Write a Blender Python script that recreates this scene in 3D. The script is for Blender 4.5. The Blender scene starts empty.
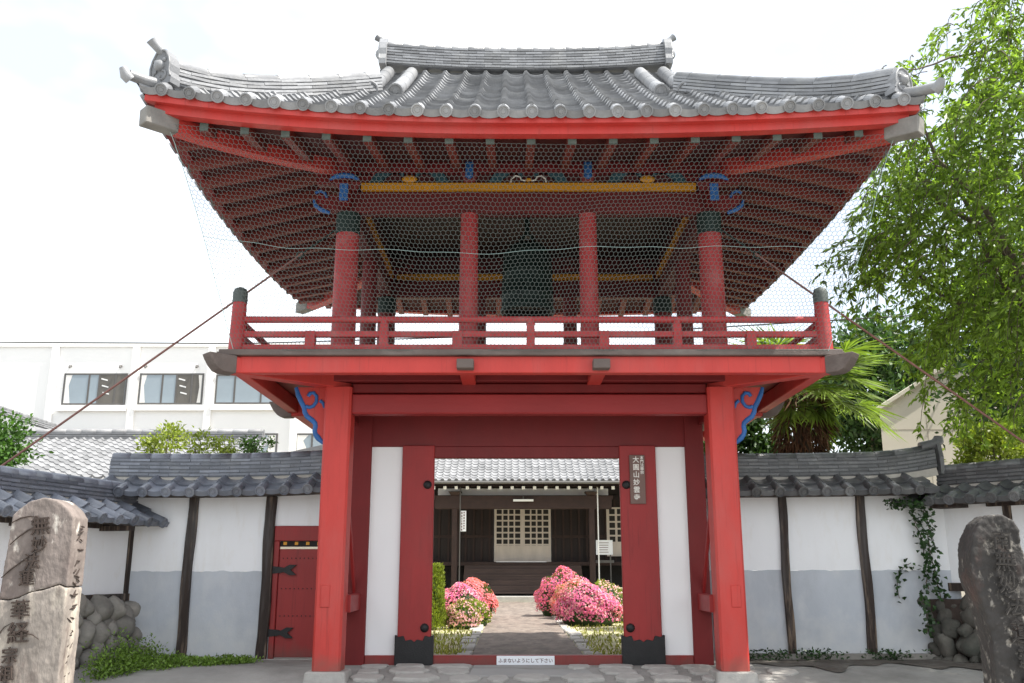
import bpy, math, random
import numpy as np
from mathutils import Vector, Matrix
random.seed(7)
NPR = np.random.RandomState(11)
PI = math.pi
R = math.radians
sc = bpy.context.scene
col = sc.collection

# ------------------------------------------------------------------ camera, sky, sun, exposure
cam = bpy.data.cameras.new('camera')
cam.sensor_width = 36.0
cam.lens = 930 / 1024 * 36.0
cam.clip_end = 3000
camo = bpy.data.objects.new('camera', cam)
camo.location = (-0.28, 0, 1.5)
camo.rotation_euler = (R(90 + 13.8), 0, 0)
col.objects.link(camo)
sc.camera = camo

SUN_AZ, SUN_EL = 102.0, 58.0           # azimuth clockwise from +Y
w = bpy.data.worlds.new("World")
sc.world = w
w.use_nodes = True
nt = w.node_tree
for n in list(nt.nodes):
    nt.nodes.remove(n)
out = nt.nodes.new('ShaderNodeOutputWorld')
sky = nt.nodes.new('ShaderNodeTexSky')
sky.sky_type = 'NISHITA'
sky.sun_disc = False
sky.sun_elevation = R(SUN_EL)
sky.sun_rotation = R(SUN_AZ)
sky.dust_density = 1.5
bg1 = nt.nodes.new('ShaderNodeBackground')
bg1.inputs['Strength'].default_value = 0.12
nt.links.new(sky.outputs[0], bg1.inputs[0])
bg2 = nt.nodes.new('ShaderNodeBackground')          # bright thin cloud
bg2.inputs['Color'].default_value = (.955, .985, 1.0, 1)
bg2.inputs['Strength'].default_value = 1.03
tc = nt.nodes.new('ShaderNodeTexCoord')
mp = nt.nodes.new('ShaderNodeMapping')
mp.inputs['Scale'].default_value = (1.2, 1.2, 2.4)
mp.inputs['Location'].default_value = (0.35, 0.1, 0.2)
nz = nt.nodes.new('ShaderNodeTexNoise')
nz.inputs['Scale'].default_value = 1.6
nz.inputs['Detail'].default_value = 5
mr = nt.nodes.new('ShaderNodeMapRange')
mr.inputs['From Min'].default_value = 0.40
mr.inputs['From Max'].default_value = 0.62
mr.inputs['To Min'].default_value = 0.42
mr.inputs['To Max'].default_value = 1.0
mix = nt.nodes.new('ShaderNodeMixShader')
nt.links.new(tc.outputs['Generated'], mp.inputs[0])
nt.links.new(mp.outputs[0], nz.inputs['Vector'])
nt.links.new(nz.outputs['Fac'], mr.inputs['Value'])
nt.links.new(mr.outputs[0], mix.inputs[0])
nt.links.new(bg1.outputs[0], mix.inputs[1])
nt.links.new(bg2.outputs[0], mix.inputs[2])
nt.links.new(mix.outputs[0], out.inputs['Surface'])

sl = bpy.data.lights.new('sun', 'SUN')
sl.energy = 4.8
sl.angle = R(0.6)
sl.color = (1.0, 0.95, 0.87)
so = bpy.data.objects.new('sun', sl)
sdir = Vector((math.sin(R(SUN_AZ)) * math.cos(R(SUN_EL)), math.cos(R(SUN_AZ)) * math.cos(R(SUN_EL)), math.sin(R(SUN_EL))))
so.rotation_euler = sdir.to_track_quat('Z', 'Y').to_euler()
so.location = sdir * 60
col.objects.link(so)
sc.view_settings.view_transform = 'Standard'
sc.view_settings.look = 'None'
sc.view_settings.exposure = 0.92
sc.view_settings.gamma = 1

# ------------------------------------------------------------------ materials
def M(name, c, rough=.6, var=.18, scale=3.0, stretch=(1, 1, 1), bump=0.0, bscale=40, dirt=None, tint=0.0,
      spec=.4, metal=0.0, transl=0.0, detail=6, dirt2=None, splash=None, grain=None):
    m = bpy.data.materials.new(name)
    m.use_nodes = True
    t = m.node_tree
    b = t.nodes['Principled BSDF']
    b.inputs['Roughness'].default_value = rough
    b.inputs['Specular IOR Level'].default_value = spec
    b.inputs['Metallic'].default_value = metal
    L = t.links.new
    tc = t.nodes.new('ShaderNodeTexCoord')
    mp = t.nodes.new('ShaderNodeMapping')
    mp.inputs['Scale'].default_value = stretch
    L(tc.outputs['Object'], mp.inputs[0])
    nz = t.nodes.new('ShaderNodeTexNoise')
    nz.inputs['Scale'].default_value = scale
    nz.inputs['Detail'].default_value = detail
    nz.inputs['Roughness'].default_value = .6
    L(mp.outputs[0], nz.inputs['Vector'])
    mr = t.nodes.new('ShaderNodeMapRange')
    mr.inputs['From Min'].default_value = .25
    mr.inputs['From Max'].default_value = .75
    mr.inputs['To Min'].default_value = 1 - var
    mr.inputs['To Max'].default_value = 1 + var
    L(nz.outputs['Fac'], mr.inputs[0])
    vm = t.nodes.new('ShaderNodeVectorMath')
    vm.operation = 'SCALE'
    vm.inputs[0].default_value = c
    L(mr.outputs[0], vm.inputs['Scale'])
    cur = vm.outputs[0]
    for k, dd in enumerate((dirt, dirt2)):
        if not dd:
            continue
        dc, amt, ds, lo, hi = dd
        n2 = t.nodes.new('ShaderNodeTexNoise')
        n2.inputs['Scale'].default_value = ds
        n2.inputs['Detail'].default_value = 8
        n2.inputs['Roughness'].default_value = .65
        mp2 = t.nodes.new('ShaderNodeMapping')
        mp2.inputs['Scale'].default_value = stretch
        mp2.inputs['Location'].default_value = (3.1 + k * 7, 1.7, 5.3)
        L(tc.outputs['Object'], mp2.inputs[0])
        L(mp2.outputs[0], n2.inputs['Vector'])
        m2 = t.nodes.new('ShaderNodeMapRange')
        m2.inputs['From Min'].default_value = lo
        m2.inputs['From Max'].default_value = hi
        m2.inputs['To Max'].default_value = amt
        L(n2.outputs['Fac'], m2.inputs[0])
        mx = t.nodes.new('ShaderNodeMix')
        mx.data_type = 'RGBA'
        L(m2.outputs[0], mx.inputs[0])
        L(cur, mx.inputs[6])
        mx.inputs[7].default_value = (*dc, 1)
        cur = mx.outputs[2]
    if grain:
        gs, amt = grain
        mg = t.nodes.new('ShaderNodeMapping')
        mg.inputs['Scale'].default_value = gs
        L(tc.outputs['Object'], mg.inputs[0])
        ng = t.nodes.new('ShaderNodeTexNoise')
        ng.inputs['Scale'].default_value = 1.0
        ng.inputs['Detail'].default_value = 7
        ng.inputs['Roughness'].default_value = .7
        L(mg.outputs[0], ng.inputs['Vector'])
        m6 = t.nodes.new('ShaderNodeMapRange')
        m6.inputs['From Min'].default_value = .56
        m6.inputs['From Max'].default_value = .72
        m6.inputs['To Min'].default_value = 1
        m6.inputs['To Max'].default_value = 1 - amt
        L(ng.outputs['Fac'], m6.inputs[0])
        v6 = t.nodes.new('ShaderNodeVectorMath')
        v6.operation = 'SCALE'
        L(cur, v6.inputs[0])
        L(m6.outputs[0], v6.inputs['Scale'])
        cur = v6.outputs[0]
    if splash:
        pc, ph_, pa = splash                       # mud splashed up from the ground
        sp = t.nodes.new('ShaderNodeSeparateXYZ')
        L(tc.outputs['Object'], sp.inputs[0])
        n7 = t.nodes.new('ShaderNodeTexNoise')
        n7.inputs['Scale'].default_value = 5
        n7.inputs['Detail'].default_value = 8
        L(tc.outputs['Object'], n7.inputs['Vector'])
        a7 = t.nodes.new('ShaderNodeMath')
        a7.operation = 'MULTIPLY_ADD'
        a7.inputs[1].default_value = -1.6 * ph_
        L(n7.outputs['Fac'], a7.inputs[0])
        L(sp.outputs['Z'], a7.inputs[2])
        m7 = t.nodes.new('ShaderNodeMapRange')
        m7.inputs['From Min'].default_value = ph_ * .1
        m7.inputs['From Max'].default_value = -ph_ * .75
        m7.inputs['To Max'].default_value = pa
        L(a7.outputs[0], m7.inputs[0])
        x7 = t.nodes.new('ShaderNodeMix')
        x7.data_type = 'RGBA'
        L(m7.outputs[0], x7.inputs[0])
        L(cur, x7.inputs[6])
        x7.inputs[7].default_value = (*pc, 1)
        cur = x7.outputs[2]
    if tint:
        at = t.nodes.new('ShaderNodeAttribute')
        at.attribute_name = 'tint'
        m3 = t.nodes.new('ShaderNodeMapRange')
        m3.inputs['To Min'].default_value = 1 - tint
        m3.inputs['To Max'].default_value = 1 + tint
        L(at.outputs['Fac'], m3.inputs[0])
        v3 = t.nodes.new('ShaderNodeVectorMath')
        v3.operation = 'SCALE'
        L(cur, v3.inputs[0])
        L(m3.outputs[0], v3.inputs['Scale'])
        cur = v3.outputs[0]
    L(cur, b.inputs['Base Color'])
    if bump:
        n4 = t.nodes.new('ShaderNodeTexNoise')
        n4.inputs['Scale'].default_value = bscale
        n4.inputs['Detail'].default_value = 5
        L(mp.outputs[0], n4.inputs['Vector'])
        bp = t.nodes.new('ShaderNodeBump')
        bp.inputs['Strength'].default_value = bump
        bp.inputs['Distance'].default_value = .02
        L(n4.outputs['Fac'], bp.inputs['Height'])
        L(bp.outputs[0], b.inputs['Normal'])
    if transl:
        tr = t.nodes.new('ShaderNodeBsdfTranslucent')
        v5 = t.nodes.new('ShaderNodeVectorMath')
        v5.operation = 'MULTIPLY'
        v5.inputs[1].default_value = (1.35, 1.5, .55)
        L(cur, v5.inputs[0])
        L(v5.outputs[0], tr.inputs[0])
        ms = t.nodes.new('ShaderNodeMixShader')
        ms.inputs[0].default_value = transl
        L(b.outputs[0], ms.inputs[1])
        L(tr.outputs[0], ms.inputs[2])
        L(ms.outputs[0], t.nodes['Material Output'].inputs['Surface'])
    return m

MT = {}
MT['red'] = M('red_paint', (.47, .040, .032), .5, .12, 2.5, (1, 1, .35), .12, 25, ((.40, .085, .075), .6, 1.4, .48, .72), grain=((22, 22, .9), .28), splash=((.20, .09, .07), .35, .6))
MT['red_door'] = M('door_red_paint', (.28, .018, .018), .5, .14, 2.2, (1, 1, .4), .12, 25, ((.20, .03, .028), .6, 1.5, .48, .72), grain=((26, 26, .8), .35), splash=((.13, .06, .05), .3, .6))
MT['soffit'] = M('dark_soffit_board', (.07, .009, .008), .8, .3, 3)  # base darkened to carry the shade under the eaves
MT['red_dark'] = M('shade_darkened_red', (.16, .010, .011), .55, .16, 2.2, (1, 1, .5), .1, 25, ((.13, .015, .015), .6, 1.5, .5, .75))  # the same red darkened: shade of the recesses is put into the colour
MT['rafter'] = M('rafter_red', (.17, .022, .016), .6, .2, 3, (1, 1, 1), .1, 25, ((.13, .05, .035), .6, 2, .45, .75))  # red lowered so the colour itself holds the under-eave shade
MT['tile'] = M('grey_roof_tile', (.22, .225, .235), .42, .2, 6, (1, 1, 1), .25, 30, ((.33, .33, .32), .5, 2.0, .5, .72), tint=.3, spec=.5)
MT['tile_blue'] = M('blue_grey_roof_tile', (.165, .18, .215), .27, .2, 6, (1, 1, 1), .2, 30, ((.27, .28, .29), .45, 2.5, .5, .72), tint=.3, spec=.5)  # bluish cast of the shaded coping put into the tile colour
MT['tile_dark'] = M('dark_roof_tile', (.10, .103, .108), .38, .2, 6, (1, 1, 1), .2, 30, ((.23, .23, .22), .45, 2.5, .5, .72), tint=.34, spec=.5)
MT['tile_pale'] = M('pale_roof_tile', (.21, .213, .22), .5, .15, 5, (1, 1, 1), .2, 30, tint=.22)
MT['lime'] = M('lime_plaster_joint', (.5, .47, .42), .8, .15, 5)
MT['plaster'] = M('white_plaster', (.82, .83, .85), .8, .035, 1.2, (1, 1, .3), .08, 60, ((.62, .60, .56), .45, 1.1, .5, .8), dirt2=((.70, .67, .62), .4, 6, .55, .75))
MT['grey_plaster'] = M('grey_cement_plaster', (.47, .50, .545), .85, .10, 1.4, (1, 1, .6), .12, 45, ((.36, .375, .40), .7, 1.0, .45, .75), dirt2=((.60, .61, .62), .6, 2.2, .5, .72), splash=((.60, .605, .60), .95, .65))
MT['panel'] = M('white_panel', (.82, .82, .83), .7, .03, 1.0, (1, 1, .2), .04, 60)
MT['beam_grey'] = M('grey_weathered_beam_end', (.21, .20, .185), .75, .22, 5, (1, 1, 1), .3, 30)
MT['old_wood'] = M('weathered_wood', (.036, .025, .021), .8, .4, 5, (3, 3, .25), .5, 30, ((.27, .20, .145), .7, 3.4, .52, .64), dirt2=((.15, .15, .15), .5, 1.3, .5, .7))
MT['dark_wood'] = M('dark_stained_wood', (.015, .008, .007), .6, .3, 3, (2, 2, .3), .25, 30, tint=.25)
MT['mid_wood'] = M('brown_timber', (.032, .016, .0125), .65, .3, 3, (1, 1, 1), .25, 30)
MT['edge_wood'] = M('grey_brown_timber', (.115, .09, .08), .7, .22, 4, (.6, 1, 1), .3, 30, ((.24, .21, .19), .5, 3, .5, .75))
MT['iron'] = M('black_iron', (.012, .012, .013), .55, .3, 8, (1, 1, 1), .3, 40, spec=.4)
MT['blue'] = M('blue_paint', (.025, .12, .36), .5, .2, 6, (1, 1, 1), .1, 40)
MT['teal'] = M('faded_teal_paint', (.03, .085, .11), .6, .3, 8)
MT['gold'] = M('yellow_ochre_paint', (.60, .28, .015), .5, .12, 4)
MT['dark_green'] = M('dark_green_paint', (.010, .026, .023), .6, .3, 6)
MT['cap_grey'] = M('grey_green_cap', (.075, .09, .085), .6, .25, 8)
MT['soil'] = M('damp_shade_soil', (.11, .095, .08), .95, .35, 2, (1, 1, 1), .8, 16, ((.22, .21, .19), .7, 2.5, .5, .7))  # damp earth, its colour darkened further to stand for tree shade
MT['bronze'] = M('green_bronze', (.010, .026, .022), .5, .3, 5, (1, 1, .5), .2, 30, ((.02, .05, .042), .6, 3, .5, .75), metal=.25)
MT['wire'] = M('galvanised_wire', (.085, .10, .092), .55, .1, 4, metal=.2)
MT['rod'] = M('rusty_steel_rod', (.20, .095, .08), .6, .3, 10, (1, 1, 1), .2, 60)
MT['stone'] = M('grey_stone', (.25, .235, .21), .85, .3, 3, (1, 1, 1), 1.0, 14, ((.15, .145, .13), .7, 1.7, .5, .7), tint=.25)
MT['stone_dark'] = M('mossy_boulder', (.10, .093, .08), .9, .35, 3, (1, 1, 1), 1.0, 14, ((.05, .055, .045), .8, 1.6, .45, .65), tint=.3)
MT['plinth'] = M('pale_granite', (.38, .365, .34), .8, .15, 6, (1, 1, 1), .4, 40)
MT['stele'] = M('brown_sandstone', (.25, .22, .195), .9, .35, 4.5, (1, 1, .4), .9, 18, ((.58, .52, .43), .85, 2.2, .5, .62), dirt2=((.09, .062, .055), .75, 3.0, .52, .66))
MT['stele_up'] = M('mauve_brown_sandstone', (.19, .16, .145), .9, .35, 4.5, (1, 1, .5), .9, 18, ((.62, .58, .52), .85, 4.2, .56, .64), dirt2=((.10, .075, .07), .6, 3.0, .5, .7))
MT['stele_side'] = M('reddish_sandstone', (.30, .20, .165), .9, .25, 5, (1, 1, .6), .5, 26, ((.42, .35, .28), .6, 4, .5, .7))
MT['stele_dark'] = M('lichened_dark_stone', (.034, .031, .029), .75, .45, 5, (1, 1, .7), .9, 16, ((.26, .24, .21), .8, 9, .57, .66), dirt2=((.10, .05, .04), .6, 2.0, .58, .72))
MT['ink'] = M('carved_shadow_stone', (.05, .036, .03), .9, .3, 9)
MT['ink_dark'] = M('carved_dark_groove', (.022, .02, .019), .9, .3, 9)
MT['ink_pale'] = M('groove_edge_highlight', (.12, .11, .10), .9, .3, 12)
MT['white_ink'] = M('white_lettering', (.78, .77, .72), .6, .05, 8)
MT['sign_white'] = M('white_sign_face', (.80, .82, .85), .5, .02, 2)
MT['sign_ink'] = M('dark_lettering', (.16, .10, .10), .6, .1, 8)
MT['board'] = M('grey_brown_board', (.16, .10, .085), .6, .2, 5, (1, 1, .3), .2, 40)
MT['glass'] = M('dark_window_glass', (.16, .20, .23), .08, .15, .5, spec=.6)
MT['glass_room'] = M('dim_room_window_glass', (.11, .10, .085), .2, .3, 1.2, spec=.4)
MT['glass_hall'] = M('dark_lattice_glass', (.025, .022, .02), .4, .2, .5, spec=.2)
MT['glass_pale'] = M('pale_window_glass', (.26, .31, .345), .15, .12, .5, spec=.6)
MT['alu'] = M('window_frame_metal', (.10, .095, .09), .5, .1, 4)
MT['curtain'] = M('pale_curtain', (.72, .70, .66), .8, .12, 9, (6, 1, .2))
MT['school'] = M('white_tile_cladding', (.80, .79, .77), .6, .03, .6, (1, 1, .3), .05, 20)
MT['beige'] = M('beige_cladding', (.62, .57, .48), .7, .05, .8, (1, 1, 1), .05, 20)
MT['seam'] = M('cladding_seam', (.40, .36, .30), .7, .05, 3)
MT['weep'] = M('weeping_leaf', (.165, .24, .05), .42, .3, 1.1, tint=.5, transl=.6, spec=.35)
MT['leaf_dark'] = M('dark_leaf', (.05, .10, .03), .5, .35, 1.0, tint=.5, transl=.25)
MT['leaf_yellow'] = M('yellow_green_leaf', (.24, .29, .05), .5, .25, 2, tint=.4, transl=.35)
MT['leaf_green'] = M('mid_green_leaf', (.07, .15, .03), .5, .3, 2, tint=.45, transl=.3)
MT['leaf_red'] = M('reddish_green_leaf', (.15, .16, .04), .5, .3, 2, tint=.45, transl=.3)
MT['ivy'] = M('ivy_leaf', (.03, .07, .02), .4, .3, 3, tint=.5, transl=.2)
MT['grass'] = M('weed_leaf', (.16, .26, .045), .5, .3, 2, tint=.5, transl=.3)
MT['palm'] = M('palm_leaf', (.17, .24, .05), .38, .25, 1.5, tint=.45, transl=.4, spec=.5)
MT['palm_dry'] = M('dry_palm_fibre', (.11, .055, .03), .85, .4, 5, tint=.5)
MT['pink'] = M('pink_azalea_flower', (.80, .20, .43), .6, .2, 3, tint=.3, transl=.25)
MT['salmon'] = M('salmon_azalea_flower', (.84, .27, .31), .6, .2, 3, tint=.3, transl=.25)
MT['pale_pink'] = M('pale_pink_azalea_flower', (.85, .48, .55), .6, .2, 3, tint=.3, transl=.25)
MT['bark'] = M('grey_brown_bark', (.11, .085, .065), .9, .35, 4, (2, 2, .4), .7, 18)
MT['ground'] = M('grey_trodden_ground', (.30, .29, .27), .9, .22, .9, (1, 1, 1), .5, 14, ((.15, .145, .13), .7, .7, .45, .7), dirt2=((.34, .33, .31), .6, 2.6, .5, .7))
MT['yard'] = M('sandy_yard', (.46, .41, .29), .95, .25, 1.3, (1, 1, 1), .5, 12, ((.24, .27, .10), .8, 1.1, .45, .65))
MT['path'] = M('stone_path', (.19, .155, .13), .9, .28, 2.2, (1, .45, 1), .7, 9, ((.10, .08, .07), .8, 3.6, .46, .66), dirt2=((.28, .24, .21), .6, 6, .52, .68))
MT['concrete'] = M('smooth_concrete', (.33, .325, .31), .8, .12, 1.2, (1, 1, 1), .2, 30)
MT['fluor'] = M('white_lamp_housing', (.75, .75, .73), .5, .05, 3)
MT['cable'] = M('black_cable', (.03, .03, .03), .6, .1, 4)
MT['teal_wire'] = M('teal_cord', (.30, .42, .40), .6, .1, 4)

# ------------------------------------------------------------------ mesh collector
class MB:
    def __init__(s):
        s.v, s.f, s.t, s.sm, s.mi = [], [], [], [], []
    def add(s, vs, fs, tint=None, smooth=False, mi=0):
        b = len(s.v)
        s.v.extend([tuple(p) for p in vs])
        if tint is None:
            tint = random.random()
        for f in fs:
            s.f.append(tuple(i + b for i in f))
            s.t.append(tint); s.sm.append(smooth); s.mi.append(mi)
    BOXF = [(0, 3, 2, 1), (4, 5, 6, 7), (0, 1, 5, 4), (1, 2, 6, 5), (2, 3, 7, 6), (3, 0, 4, 7)]
    def box(s, x0, x1, y0, y1, z0, z1, tint=None, mi=0):
        s.add([(x0, y0, z0), (x1, y0, z0), (x1, y1, z0), (x0, y1, z0), (x0, y0, z1), (x1, y0, z1), (x1, y1, z1), (x0, y1, z1)], s.BOXF, tint, False, mi)
        return s
    def frustum(s, cx, cy, z0, z1, a0, a1, ch=0, tint=None):
        def ring(a, z):
            if ch:
                c = ch
                return [(cx + x, cy + y, z) for x, y in ((-a + c, -a), (a - c, -a), (a, -a + c), (a, a - c), (a - c, a), (-a + c, a), (-a, a - c), (-a, -a + c))]
            return [(cx + x, cy + y, z) for x, y in ((-a, -a), (a, -a), (a, a), (-a, a))]
        r0, r1 = ring(a0, z0), ring(a1, z1)
        n = len(r0)
        s.add(r0 + r1, [tuple(range(n - 1, -1, -1)), tuple(range(n, 2 * n))] + [(i, (i + 1) % n, n + (i + 1) % n, n + i) for i in range(n)], tint)
        return s
    def bar(s, p, q, wd, h, up=(0, 0, 1), tint=None, mi=0):
        p, q = Vector(p), Vector(q)
        d = (q - p).normalized()
        up = Vector(up)
        sx = d.cross(up)
        if sx.length < 1e-4:
            sx = d.cross(Vector((0, 1, 0)))
        sx.normalize()
        uz = sx.cross(d)
        a, b = sx * (wd / 2), uz * (h / 2)
        s.add([p - a - b, p + a - b, q + a - b, q - a - b, p - a + b, p + a + b, q + a + b, q - a + b], s.BOXF, tint, False, mi)
        return s
    def tube(s, pts, rs, n=8, tint=None, cap=True, mi=0, smooth=True):
        pts = [Vector(p) for p in pts]
        if not hasattr(rs, '__len__'):
            rs = [rs] * len(pts)
        vs, fs = [], []
        ref = None
        for i, p in enumerate(pts):
            d = (pts[min(i + 1, len(pts) - 1)] - pts[max(i - 1, 0)])
            d = d.normalized() if d.length > 1e-9 else Vector((0, 0, 1))
            if ref is None:
                ref = Vector((0, 0, 1)) if abs(d.z) < .9 else Vector((0, 1, 0))
            a = d.cross(ref).normalized()
            b = a.cross(d)
            ref = b
            for k in range(n):
                an = 2 * PI * k / n
                vs.append(p + (a * math.cos(an) + b * math.sin(an)) * rs[i])
        for i in range(len(pts) - 1):
            for k in range(n):
                fs.append((i * n + k, i * n + (k + 1) % n, (i + 1) * n + (k + 1) % n, (i + 1) * n + k))
        if tint is None:
            tint = random.random()
        s.add(vs, fs, tint, smooth, mi)
        if cap:
            s.add(vs[:n], [tuple(range(n - 1, -1, -1))], tint, False, mi)
            s.add(vs[-n:], [tuple(range(n))], tint, False, mi)
        return s
    def lathe(s, prof, cx, cy, n=24, tint=None, smooth=True):
        vs, fs = [], []
        for r, z in prof:
            for k in range(n):
                an = 2 * PI * k / n
                vs.append((cx + r * math.cos(an), cy + r * math.sin(an), z))
        for i in range(len(prof) - 1):
            for k in range(n):
                fs.append((i * n + k, i * n + (k + 1) % n, (i + 1) * n + (k + 1) % n, (i + 1) * n + k))
        s.add(vs, fs, tint, smooth)
        return s
    def prism(s, poly, o, ax, ay, th, tint=None, mi=0):
        o, ax, ay, th = Vector(o), Vector(ax), Vector(ay), Vector(th)
        a = [o + ax * x + ay * y for x, y in poly]
        b = [p + th for p in a]
        n = len(a)
        s.add(a + b, [tuple(range(n)), tuple(range(2 * n - 1, n - 1, -1))] + [(i, n + i, n + (i + 1) % n, (i + 1) % n) for i in range(n)], tint, False, mi)
        return s
    def grid(s, fn, nu, nv, tint=None, smooth=True, mi=0):
        vs = [fn(i / nu, j / nv) for j in range(nv + 1) for i in range(nu + 1)]
        fs = [(j * (nu + 1) + i, j * (nu + 1) + i + 1, (j + 1) * (nu + 1) + i + 1, (j + 1) * (nu + 1) + i) for j in range(nv) for i in range(nu)]
        s.add(vs, fs, tint, smooth, mi)
        return s
    def ball(s, c, r, nu=14, nv=9, sx=1, sy=1, sz=1, tint=None, warp=0, mi=0, rot=None):
        c = Vector(c)
        vs, fs = [], []
        ph = [random.uniform(0, 6) for _ in range(6)]
        for j in range(nv + 1):
            th = PI * j / nv
            for i in range(nu):
                a = 2 * PI * i / nu
                d = Vector((math.sin(th) * math.cos(a), math.sin(th) * math.sin(a), math.cos(th)))
                k = 1 + warp * (math.sin(2.3 * d.x * 2 + ph[0]) * .5 + math.sin(3.1 * d.y * 2 + ph[1]) * .4 + math.sin(2.7 * d.z * 2 + ph[2]) * .5 + .4 * math.sin(6 * d.x + 5 * d.z + ph[3]))
                p = Vector((d.x * sx, d.y * sy, d.z * sz)) * r * k
                if rot is not None:
                    p = rot @ p
                vs.append(c + p)
        for j in range(nv):
            for i in range(nu):
                fs.append((j * nu + i, (j + 1) * nu + i, (j + 1) * nu + (i + 1) % nu, j * nu + (i + 1) % nu))
        s.add(vs, fs, tint, True, mi)
        return s
    def build(s, name, mats, parent=None, bevel=0, seg=1):
        me = bpy.data.meshes.new(name)
        me.from_pydata(s.v, [], s.f)
        if not isinstance(mats, (list, tuple)):
            mats = [mats]
        for m in mats:
            me.materials.append(m)
        me.polygons.foreach_set('use_smooth', s.sm)
        me.polygons.foreach_set('material_index', s.mi)
        at = me.attributes.new('tint', 'FLOAT', 'FACE')
        at.data.foreach_set('value', s.t)
        me.update()
        o = bpy.data.objects.new(name, me)
        col.objects.link(o)
        if parent is not None:
            put(o, parent)
        if bevel:
            b = o.modifiers.new('bevel', 'BEVEL')
            b.width = bevel
            b.segments = seg
            b.limit_method = 'ANGLE'
            b.angle_limit = R(40)
        return o

def put(o, parent):
    o.parent = parent
    if parent.parent is None and parent.type == 'EMPTY':
        o.location = Vector(o.location) - Vector(parent.location)

def tag(o, label=None, cat=None, group=None, kind=None):
    if label: o['label'] = label
    if cat: o['category'] = cat
    if group: o['group'] = group
    if kind: o['kind'] = kind
    return o

def thing(name, label, cat, loc=(0, 0, 0), group=None):
    o = bpy.data.objects.new(name, None)
    o.empty_display_size = .2
    o.location = loc
    col.objects.link(o)
    return tag(o, label, cat, group)

def leafmesh(name, C, D, ln, wd, mat, parent=None, up=None, fold=.25):
    """many small leaf faces: C centres (N,3), D directions (N,3)"""
    C = np.asarray(C, float); D = np.asarray(D, float)
    n = len(C)
    D /= np.linalg.norm(D, axis=1)[:, None] + 1e-9
    rnd = NPR.normal(size=(n, 3)) if up is None else np.asarray(up, float) + NPR.normal(size=(n, 3)) * .35
    S = np.cross(D, rnd)
    S /= np.linalg.norm(S, axis=1)[:, None] + 1e-9
    N = np.cross(S, D)
    l = np.asarray(ln) * NPR.uniform(.7, 1.25, n)
    wv = np.asarray(wd) * NPR.uniform(.75, 1.2, n)
    l = l[:, None]; wv = wv[:, None]
    V = np.empty((n, 4, 3))
    V[:, 0] = C
    V[:, 1] = C + D * l * .45 + S * wv * .5 + N * wv * fold
    V[:, 2] = C + D * l - N * l * .08
    V[:, 3] = C + D * l * .45 - S * wv * .5 + N * wv * fold
    me = bpy.data.meshes.new(name)
    me.vertices.add(4 * n)
    me.vertices.foreach_set('co', V.reshape(-1))
    me.loops.add(4 * n)
    me.loops.foreach_set('vertex_index', np.arange(4 * n, dtype=np.int32))
    me.polygons.add(n)
    me.polygons.foreach_set('loop_start', np.arange(0, 4 * n, 4, dtype=np.int32))
    me.polygons.foreach_set('loop_total', np.full(n, 4, dtype=np.int32))
    me.update(calc_edges=True)
    me.materials.append(mat)
    at = me.attributes.new('tint', 'FLOAT', 'FACE')
    at.data.foreach_set('value', NPR.uniform(0, 1, n))
    o = bpy.data.objects.new(name, me)
    col.objects.link(o)
    if parent is not None:
        put(o, parent)
    return o

def text(name, body, size, mat, origin, ax, ay, parent=None, th=.004, align='CENTER', spacing=1.0, weight=0.0):
    cu = bpy.data.curves.new(name, 'FONT')
    cu.body = body
    cu.size = size
    cu.align_x = align
    cu.align_y = 'TOP'
    cu.space_line = spacing
    cu.extrude = th / 2
    cu.offset = weight
    cu.resolution_u = 3
    o = bpy.data.objects.new(name, cu)
    col.objects.link(o)
    bpy.context.view_layer.update()
    me = bpy.data.meshes.new_from_object(o.evaluated_get(bpy.context.evaluated_depsgraph_get()))
    bpy.data.objects.remove(o)
    ax = Vector(ax).normalized(); ay = Vector(ay).normalized(); az = ax.cross(ay)
    me.transform(Matrix(((ax.x, ay.x, az.x, origin[0]), (ax.y, ay.y, az.y, origin[1]), (ax.z, ay.z, az.z, origin[2]), (0, 0, 0, 1))))
    me.materials.clear()
    me.materials.append(mat)
    me.name = name
    ob = bpy.data.objects.new(name, me)
    col.objects.link(ob)
    if parent is not None:
        put(ob, parent)
    return ob

# ------------------------------------------------------------------ roof tile tools
def prof(t, rh):
    if t < .32:
        return rh * math.sin(PI * t / .32) ** .8
    return -.022 * math.sin(PI * (t - .32) / .68)

def tiles(mb, fn, u0, ncol, pitch, vs, N, rh=.075, lift=.055, smp=10, lip=.05, ov=.03):
    N = Vector(N).normalized()
    for c in range(ncol):
        us = [u0 + (c + k / smp) * pitch for k in range(smp + 1)]
        hs = [prof(k / smp, rh) for k in range(smp + 1)]
        for r in range(len(vs) - 1):
            jit = random.uniform(-.006, .006)
            lowT = [fn(u, vs[r]) + N * (h + lift + jit) for u, h in zip(us, hs)]
            lowB = [fn(u, vs[r]) + N * (h + jit - (lip if r == 0 else .004)) for u, h in zip(us, hs)]
            hi = [fn(u, vs[r + 1] + ov) + N * (h + .004) for u, h in zip(us, hs)]
            ok = [k for k in range(smp) if (lowT[k] - lowT[k + 1]).xy.length > .004 or (hi[k] - hi[k + 1]).xy.length > .004]
            if not ok:
                continue
            tint = random.random()
            n = smp + 1
            mb.add(lowT + hi, [(k, k + 1, n + k + 1, n + k) for k in ok], tint, True)
            mb.add(lowB + lowT, [(k, k + 1, n + k + 1, n + k) for k in ok], tint * .8, False)

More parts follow.
